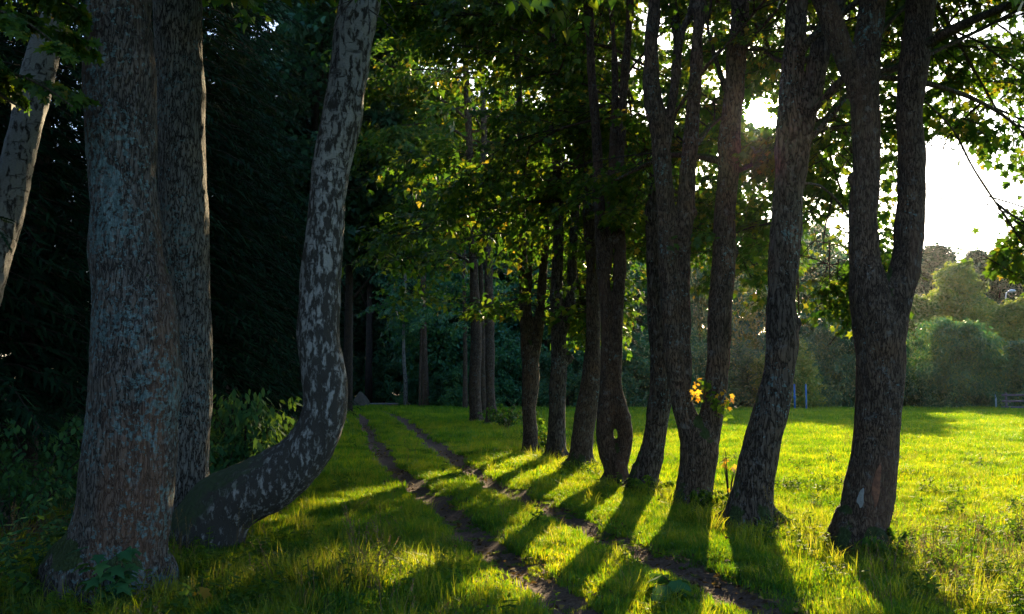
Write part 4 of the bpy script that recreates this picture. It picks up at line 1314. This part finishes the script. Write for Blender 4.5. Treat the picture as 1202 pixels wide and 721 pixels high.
def seed_grass(n, seed, mat):
    r = np.random.default_rng(seed); acc = Acc()
    for k in range(n):
        a = r.uniform(0, 6.28); b = np.array([r.normal(0, .08), r.normal(0, .08), -0.02]); H = r.uniform(.3, .6)
        d = np.array([math.cos(a), math.sin(a), 0]) * r.uniform(0.05, 0.35)
        pts = np.array([b, b + d * .3 * H + [0, 0, .6 * H], b + d * H + [0, 0, H]])
        v, q, t = tube(pts, np.array([.0022, .0018, .0012]), 3, False); acc.add(v, q)
        for j in range(10):
            u = 0.72 + 0.28 * j / 10
            p = b + d * H * u + np.array([0, 0, H * u])
            v, f = scatter_shape(OVAL, p[None], rotmats(np.array([r.uniform(0, 6.28)]), np.array([r.uniform(0.3, 1.2)]), np.array([0.0])), np.array([0.022]))
            acc.add(v, f)
    return acc.mesh("stalks", [mat])


def weed_plant(seed, H=0.32, leafsize=0.07, mat=None, stems=4, shape=OVAL, pairs=6):
    r = np.random.default_rng(seed); acc = Acc()
    for s in range(stems):
        a = r.uniform(0, 6.28); b = np.array([r.normal(0, .07), r.normal(0, .07), -.02]); h = H * r.uniform(.6, 1.1)
        d = np.array([math.cos(a), math.sin(a), 0]) * r.uniform(.1, .5)
        pts = np.array([b, b + d * .35 * h + [0, 0, .5 * h], b + d * h + [0, 0, h * .95]])
        v, q, t = tube(pts, np.array([.004, .003, .002]), 4, False); acc.add(v, q)
        for j in range(pairs):
            u = .2 + .8 * (j + 1) / pairs
            p = b + d * h * u ** 1.3 + np.array([0, 0, h * u * .96])
            for sgn in (0, math.pi):
                yaw = np.array([a + sgn + (j % 2) * 1.57 + r.normal(0, .2)])
                v, f = scatter_shape(shape, p[None], rotmats(yaw, np.array([r.uniform(-.5, .25)]), np.array([r.normal(0, .3)])), np.array([leafsize * (1.25 - .55 * u) * r.uniform(.8, 1.2)]))
                acc.add(v, f)
    return acc.mesh("plant", [mat])


def gn_scatter(name, pts, rot, scl, idx, sources, label, cat, zlift=0.0):
    """one stuff object: a point mesh whose points carry copies of the source plants"""
    me = bpy.data.meshes.new(name)
    n = len(pts)
    me.vertices.add(n); me.vertices.foreach_set("co", pts.astype(np.float32).ravel())
    a = me.attributes.new("rot", "FLOAT_VECTOR", "POINT"); a.data.foreach_set("vector", rot.astype(np.float32).ravel())
    a = me.attributes.new("scl", "FLOAT", "POINT"); a.data.foreach_set("value", scl.astype(np.float32))
    a = me.attributes.new("idx", "INT", "POINT"); a.data.foreach_set("value", idx.astype(np.int32))
    c = bpy.data.collections.new(name + "_sources")
    for i, m in enumerate(sources):
        o = bpy.data.objects.new(f"{name}_source_{i:02d}", m); c.objects.link(o)
    ob = link(name, me)
    ng = bpy.data.node_groups.new(name, "GeometryNodeTree")
    ng.interface.new_socket("Geometry", in_out="INPUT", socket_type="NodeSocketGeometry")
    ng.interface.new_socket("Geometry", in_out="OUTPUT", socket_type="NodeSocketGeometry")
    gi, go = ng.nodes.new("NodeGroupInput"), ng.nodes.new("NodeGroupOutput")
    ip = ng.nodes.new("GeometryNodeInstanceOnPoints")
    ci = ng.nodes.new("GeometryNodeCollectionInfo"); ci.inputs[0].default_value = c; ci.inputs[1].default_value = True; ci.inputs[2].default_value = True

    def na(nm, t):
        q = ng.nodes.new("GeometryNodeInputNamedAttribute"); q.data_type = t; q.inputs[0].default_value = nm
        return q.outputs[0]
    e2r = ng.nodes.new("FunctionNodeEulerToRotation")
    ng.links.new(na("rot", "FLOAT_VECTOR"), e2r.inputs[0])
    ng.links.new(gi.outputs[0], ip.inputs["Points"]); ng.links.new(ci.outputs[0], ip.inputs["Instance"])
    ip.inputs["Pick Instance"].default_value = True
    ng.links.new(na("idx", "INT"), ip.inputs["Instance Index"])
    ng.links.new(e2r.outputs[0], ip.inputs["Rotation"]); ng.links.new(na("scl", "FLOAT"), ip.inputs["Scale"])
    ng.links.new(ip.outputs[0], go.inputs[0])
    m = ob.modifiers.new("scatter", "NODES"); m.node_group = ng
    return tag(ob, label, cat, kind="stuff")


def field_points(zones, seed):
    """zones: (ymin,ymax,density,scale) -> x,y,scale inside the widened view"""
    r = np.random.default_rng(seed); xs, ys, ss = [], [], []
    for y0, y1, dens, s in zones:
        W = lambda y: 0.62 * y + 2.0
        n = int(dens * (y1 - y0) * 2 * W((y0 + y1) / 2))
        y = r.uniform(y0, y1, n); x = r.uniform(-1, 1, n) * W(y)
        xs.append(x); ys.append(y); ss.append(np.full(n, s))
    return np.concatenate(xs), np.concatenate(ys), np.concatenate(ss), r


def left_edge(y):   # left limit of the mown grass
    return np.interp(y, [4, 7, 9, 12, 20, 40, 75], [-1.9, -2.6, -3.4, -4.0, -5.2, -8.6, -15])


def finish(x, y, s, r, sources, name, label, cat, tilt=0.12):
    z = ground_z(x, y)
    n = len(x)
    rot = np.stack([r.normal(0, tilt, n), r.normal(0, tilt, n), r.uniform(0, 6.28, n)], -1)
    return gn_scatter(name, np.stack([x, y, z], -1), rot, s, r.integers(0, len(sources), n), sources, label, cat)


def not_tree(x, y):
    k = np.ones(len(x), bool)
    for b in [o for o in COL.objects if o.type == "EMPTY" and o.name.startswith(("maple_tree", "birch_tree"))]:
        rr = 0.24 if b.location.y > 7.9 else 0.4
        k &= np.hypot(x - b.location.x, y - b.location.y) > rr
    return k


# lawn
lawn = [blade_patch(150, 0.17, 0.085, 0.0070, 500 + i, 0.45, M_GRASS) for i in range(5)]
lawn_far = [blade_patch(130, 0.24, 0.10, 0.011, 520 + i, 0.4, M_GRASS) for i in range(4)]
x, y, s, r = field_points([(3.5, 9, 85, 1.0), (9, 15, 60, 1.05)], 1)
dr = np.minimum(seg_dist(x, y, LR), seg_dist(x, y, RR))
cn = cheap_noise(x, y, 2.2, 9)
def bare(x, y):
    return ((x > 3.6) & (x < 7.5) & (y < 8.6) & (cheap_noise(x, y, 1.9, 71) > 0.08)) | ((np.hypot(x + 2.2, y - 8.2) < 1.0) & (cheap_noise(x, y, 3, 72) > 0))


k = ~(bare(x, y) & (r.random(len(x)) < 0.85)) & (dr + 0.22 * cheap_noise(x, y, 7, 21) > 0.20) & (x > left_edge(y)) & not_tree(x, y)
inr = (dr <= 0.27)
k |= inr & (r.random(len(x)) < 0.16) & (x > left_edge(y))
s = np.where(inr, s * 0.5, s)
s = s * (0.85 + 0.3 * r.random(len(x))) * (1 + 0.25 * cn) * np.where(dr < 0.34, 0.75, 1.0)
finish(x[k], y[k], s[k], r, lawn, "grass", "short green grass on and beside the near track", "grass")
x, y, s, r = field_points([(15, 26, 26, 1.2), (26, 44, 12, 1.6), (44, 74, 6, 2.2)], 2)
dr = np.minimum(seg_dist(x, y, LR), seg_dist(x, y, RR))
k = (dr > 0.30 + 0.004 * (y - 15)) & (x > left_edge(y)) & ~((y > 62) & (x > -4)) & (y < 67) & not_tree(x, y)
s = s * (0.8 + 0.35 * r.random(len(x))) * (1 + 0.45 * cheap_noise(x, y, 0.9, 5))
s *= np.where(dr < 0.8, 0.75, 1.0)
finish(x[k], y[k], s[k], r, lawn_far, "meadow_grass", "bright meadow grass stretching to the far bushes", "grass")
# longer grass: right meadow near, verges, round the feet of the trees
tall = [blade_patch(60, 0.12, 0.26, 0.006, 540 + i, 0.5, M_TALL) for i in range(5)]


def verge_w(x, y):
    row = np.array([[4.6, 4.0], [3.6, 8.0], [3.34, 9.1], [2.74, 10.8], [2.48, 12.75], [2.1, 14.5], [1.7, 15.3], [1.34, 18], [.93, 20], [.39, 21.7], [-1.2, 38]])
    vv = [Vector((a_, b_, 0)) for a_, b_ in row]
    return seg_dist(x, y, vv)


x, y, s, r = field_points([(3.5, 9, 34, 1.0), (9, 16, 22, 1.0), (16, 40, 7, 1.2)], 3)
dv = verge_w(x, y); dr = np.minimum(seg_dist(x, y, LR), seg_dist(x, y, RR))
lx = left_edge(y)
pr = np.exp(-(dv / 0.7) ** 2) * 0.9 + 0.16 * (x > 3.2) + np.exp(-((x - lx) / 0.8) ** 2) * 0.7 + 0.85 * ((x < -0.6) & (y < 8.6) & (x > -4.5)) + 0.12 + 0.35 * (y < 8.2) * (cheap_noise(x, y, 1.7, 91) > 0.1)
k = (r.random(len(x)) < pr * (0.6 + 0.6 * (cheap_noise(x, y, 2.0, 13) > -0.05))) & (dr > 0.3) & (x > lx - 2.2) & not_tree(x, y)
s = s * r.uniform(0.45, 1.1, len(x)) * np.where((x > 3.0) & (dv > 0.8), 0.75, 1.0)
finish(x[k], y[k], s[k], r, tall, "tall_grass", "longer loose grass along the verges and round the tree feet", "grass", 0.2)
# dry grass: right foreground and left foot
straw = [blade_patch(60, 0.16, 0.16, 0.004, 560 + i, 0.8, M_STRAW) for i in range(3)] + [seed_grass(6, 570 + i, M_STRAW) for i in range(3)]
x, y, s, r = field_points([(4, 12, 26, 1.0), (12, 30, 4, 1.1)], 4)
pr = 0.75 * ((x > 3.0) & (x < 6.5) & (y < 9.2)) * (cheap_noise(x, y, 1.6, 31) > 0.0) + 0.5 * ((x < -1.0) & (x > -3.4) & (y < 8.5)) * (cheap_noise(x, y, 2.0, 33) > 0.05) + 0.8 * ((x < -4) & (x > -6) & (y > 8) & (y < 11)) * (r.random(len(x)) < .6) + 0.04 + 0.25 * (np.exp(-(verge_w(x, y) / .5) ** 2)) * (cheap_noise(x, y, 2.2, 35) > 0.15)
dr = np.minimum(seg_dist(x, y, LR), seg_dist(x, y, RR))
k = (r.random(len(x)) < pr) & (dr > 0.35) & not_tree(x, y)
finish(x[k], y[k], s[k] * r.uniform(0.5, 1.0, k.sum()), r, straw, "dry_grass", "straw coloured dry grass in tufts among the green", "dry grass", 0.3)
# low broadleaved weeds
weeds = [weed_plant(600 + i, 0.20, 0.06, M_WEED, 5, pairs=4) for i in range(4)]
x, y, s, r = field_points([(4, 9, 26, 1.0), (9, 16, 18, 1.0), (16, 30, 5, 1.2)], 5)
dv = verge_w(x, y)
pr = 0.75 * np.exp(-(dv / 0.5) ** 2) + 0.55 * ((x < -0.9) & (y < 8.8)) + 0.5 * ((x > 3.9) & (x < 9) & (y > 8.5) & (y < 15)) * (cheap_noise(x, y, 1.3, 53) > 0.12) + 0.95 * np.exp(-(((x + 0.95) / 0.55) ** 2 + ((y - 7.25) / 0.45) ** 2)) + 0.3 * np.exp(-((x - left_edge(y)) / 0.7) ** 2) + 0.5 * ((x > 3.2) & (x < 6) & (y < 10)) * (cheap_noise(x, y, 2, 51) > 0.1) + 0.03
dr = np.minimum(seg_dist(x, y, LR), seg_dist(x, y, RR))
k = (r.random(len(x)) < pr) & (dr > 0.3) & not_tree(x, y)
finish(x[k], y[k], s[k] * r.uniform(0.5, 1.4, k.sum()), r, weeds, "weeds", "low broadleaved weeds round the tree feet and on the verge", "weeds", 0.25)
# forest undergrowth and litter on the left
under = [weed_plant(620 + i, 0.7, 0.10, M_IVY, 6, pairs=7) for i in range(4)]
r = np.random.default_rng(6)
n = 2600
y = r.uniform(7, 60, n); x = left_edge(y) - 0.5 - r.random(n) * (0.55 * y + 2)
k = (cheap_noise(x, y, 1.2, 61) > -0.25) & not_tree(x, y)
finish(x[k], y[k], r.uniform(0.4, 1.1, k.sum()), r, under, "undergrowth", "leafy undergrowth on the floor of the dark wood", "undergrowth", 0.2)


def litter_src(seed):
    r = np.random.default_rng(seed); n = 30
    p = np.stack([r.normal(0, .2, n), r.normal(0, .2, n), r.uniform(0, .02, n)], -1)
    v, f = scatter_shape(MAPLE6, p, rotmats(r.uniform(0, 6.28, n), r.normal(0, .35, n), r.normal(0, .35, n)), r.uniform(.03, .07, n))
    a = Acc(); a.add(v, f); return a.mesh("litter", [M_LITTER])


M_LITTER = leaf_mat("leaf_litter", [(0, (0.05, 0.03, 0.018)), (0.6, (0.11, 0.065, 0.03)), (1, (0.25, 0.17, 0.05))],
                    [(0, (0.08, 0.04, 0.02)), (1, (0.3, 0.2, 0.05))], 0.2, rough=0.85, spec=0.08)
lit = [litter_src(640 + i) for i in range(4)]
x, y, s, r = field_points([(4, 16, 9, 1.0), (16, 40, 2.5, 1.2)], 7)
dr = np.minimum(seg_dist(x, y, LR), seg_dist(x, y, RR))
pr = 0.2 + 0.7 * (x < left_edge(y)) + 0.3 * (dr < .3) + 0.6 * np.exp(-(verge_w(x, y) / .5) ** 2)
k = (r.random(len(x)) < pr * .8) & not_tree(x, y)
finish(x[k], y[k], s[k], r, lit, "leaf_litter", "fallen brown leaves lying on soil and grass", "leaves", 0.05)
print("scatter", round(time.time() - T0, 1))


# ------------------------------------------------------------------ individual plants
def shrub(name, label, D, px, py, H, W, nleaf, lsize, mat, seed, leaf=OVAL, droop=True, cat="shrub"):
    r = np.random.default_rng(seed)
    b = P(px, py, D); b.z = float(ground_z(b.x, b.y))
    root = empty(name, b, label, cat)
    st, lv = Acc(), Acc()
    ns = max(5, nleaf // 60)
    for k in range(ns):
        a = r.uniform(0, 6.28); L = H * r.uniform(.6, 1.15)
        d = np.array([math.cos(a), math.sin(a), 0]) * W / 2 * r.uniform(.3, 1.1)
        t = np.linspace(0, 1, 7)[:, None]
        pts = d * t ** 1.2 + np.array([0, 0, 1]) * L * (t * 1.25 - 0.42 * t ** 2.6)
        v, q, tr = tube(pts, np.linspace(.012, .003, 7) * max(0.5, min(1, H)), 4, False); st.add(v, q)
        m = nleaf // ns
        u = 0.25 + 0.75 * r.random(m)
        pp = d[None] * (u ** 1.2)[:, None] + np.array([[0, 0, 1]]) * (L * (u * 1.25 - 0.42 * u ** 2.6))[:, None] + r.normal(0, .05 * H, (m, 3))
        yaw = a - math.pi / 2 + r.uniform(-1.4, 1.4, m)
        v, f = scatter_shape(leaf, pp, rotmats(yaw, -r.uniform(.2, 1.3 if droop else .6, m), r.normal(0, .4, m)), lsize * r.uniform(.6, 1.2, m))
        lv.add(v, f)
    link("stem", st.mesh("stem", [M_BARK_DARK]), root); link("foliage", lv.mesh("foliage", [mat]), root)
    return root


LANCE = OVAL * np.array([.75, 1, 1])
shrub("elder_shrub", "large shrub with drooping leaves behind the curved birch", 12.2, 285, 590, 1.55, 2.6, 1500, 0.15, M_IVY, 1, LANCE)
shrub("elder_shrub", "shrub between the grey trunk and the curved birch's foot", 11.6, 258, 600, 1.0, 1.5, 600, 0.13, M_IVY, 2, LANCE)
shrub("bramble_shrub", "leafy shrub at the wood's edge left of the lichen spotted trunk", 10.8, 40, 575, 1.25, 2.2, 800, 0.10, M_IVY, 3)
shrub("bramble_shrub", "small shrub in front of the wood at the left edge", 9.6, 12, 600, 0.8, 1.4, 500, 0.085, M_IVY, 4)
shrub("sapling", "broad leaved sapling at the foot of the lichen spotted trunk", 6.75, 122, 690, 0.50, 0.5, 46, 0.135, M_IVY, 5, MAPLE, droop=False, cat="plant")
shrub("sapling", "low leafy sprout left of the lichen spotted trunk's foot", 7.0, 40, 690, 0.30, 0.6, 60, 0.09, M_WEED, 15, OVAL, droop=False, cat="plant")
shrub("sapling", "tiny maple seedling with yellow leaves in front of the birch foot", 6.7, 236, 706, 0.26, 0.16, 7, 0.10, M_LEAF_YELLOW, 6, MAPLE, droop=False, cat="plant")
shrub("dock_plant", "dark broad leaved dock in the shade at the bottom between the ruts", 7.1, 795, 700, 0.24, 0.42, 22, 0.19, M_IVY, 7, OVAL * np.array([1.3, 1, 1]), droop=False, cat="plant")
shrub("bramble_shrub", "brushy yellow green heap beside the distant curved foot maple", 33.5, 596, 505, 1.0, 2.2, 700, 0.13, M_LEAF, 8)
shrub("sapling", "thin sapling with orange leaves in the gap before the leaning maple", 12.2, 856, 590, 0.85, 0.3, 16, 0.09, M_LEAF_YELLOW, 9, MAPLE, cat="plant")
shrub("sapling", "leafy sapling under the broad forked maple", 22.5, 641, 528, 1.0, 0.9, 120, 0.11, M_LEAF, 10, MAPLE, cat="plant")
shrub("weed_clump", "bushy green weed clump at the foot of the forked right maple", 8.7, 1048, 668, 0.32, 0.9, 420, 0.07, M_WEED, 11, cat="plant")
shrub("weed_clump", "bushy weed clump in front of the slim bending maple's foot", 13.9, 762, 582, 0.30, 0.8, 340, 0.07, M_WEED, 12, cat="plant")
shrub("weed_clump", "bushy weed clump in front of the three stemmed maple's foot", 12.2, 815, 607, 0.32, 0.9, 380, 0.07, M_WEED, 13, cat="plant")

# autumn sprig growing in the fork of the three-stemmed maple
fo = P(830, 470, 12.5)
acc = Acc(); r = np.random.default_rng(77)
for (cx, cy, n, m) in ((820, 457, 16, 1), (851, 462, 9, 1), (853, 474, 6, 1), (838, 470, 26, 0), (845, 480, 20, 0), (828, 450, 14, 0)):
    c = np.array(P(cx, cy, 12.42))
    p_ = c + r.normal(0, 0.055, (n, 3))
    v, f = scatter_shape(MAPLE, p_, rotmats(r.uniform(0, 6.28, n), -r.uniform(.2, 1.3, n), r.normal(0, .4, n)), r.uniform(.05, .09, n))
    acc.add(v, f, mat=m)
b = t3.location
link("fork_sprig", acc.mesh("fork_sprig", [M_WEED, M_LEAF_YELLOW], offset=b), t3)

# haze and view
HAZE = 0.00008
if HAZE > 0:
    a = Acc(); box(a, (0, 60, 24.0), (440, 280, 52.0))
    m, nt, out = new_mat("haze_air")
    v = N(nt, "ShaderNodeVolumePrincipled", Density=HAZE, Anisotropy=0.91)
    v.inputs["Color"].default_value = (0.95, 0.95, 0.95, 1)
    nt.links.new(v.outputs[0], out.inputs["Volume"])
    tag(link("haze", a.mesh("haze", [m])), kind="stuff")

sc.view_settings.view_transform = "Standard"
sc.view_settings.look = "None"
sc.view_settings.exposure = 1.6
sc.view_settings.gamma = 1
c = sc.cycles
c.max_bounces = 6; c.diffuse_bounces = 3; c.glossy_bounces = 2; c.transmission_bounces = 2; c.transparent_max_bounces = 4
c.volume_bounces = 0
c.caustics_reflective = False; c.caustics_refractive = False
c.sample_clamp_indirect = 4.0
print("done", round(time.time() - T0, 1))
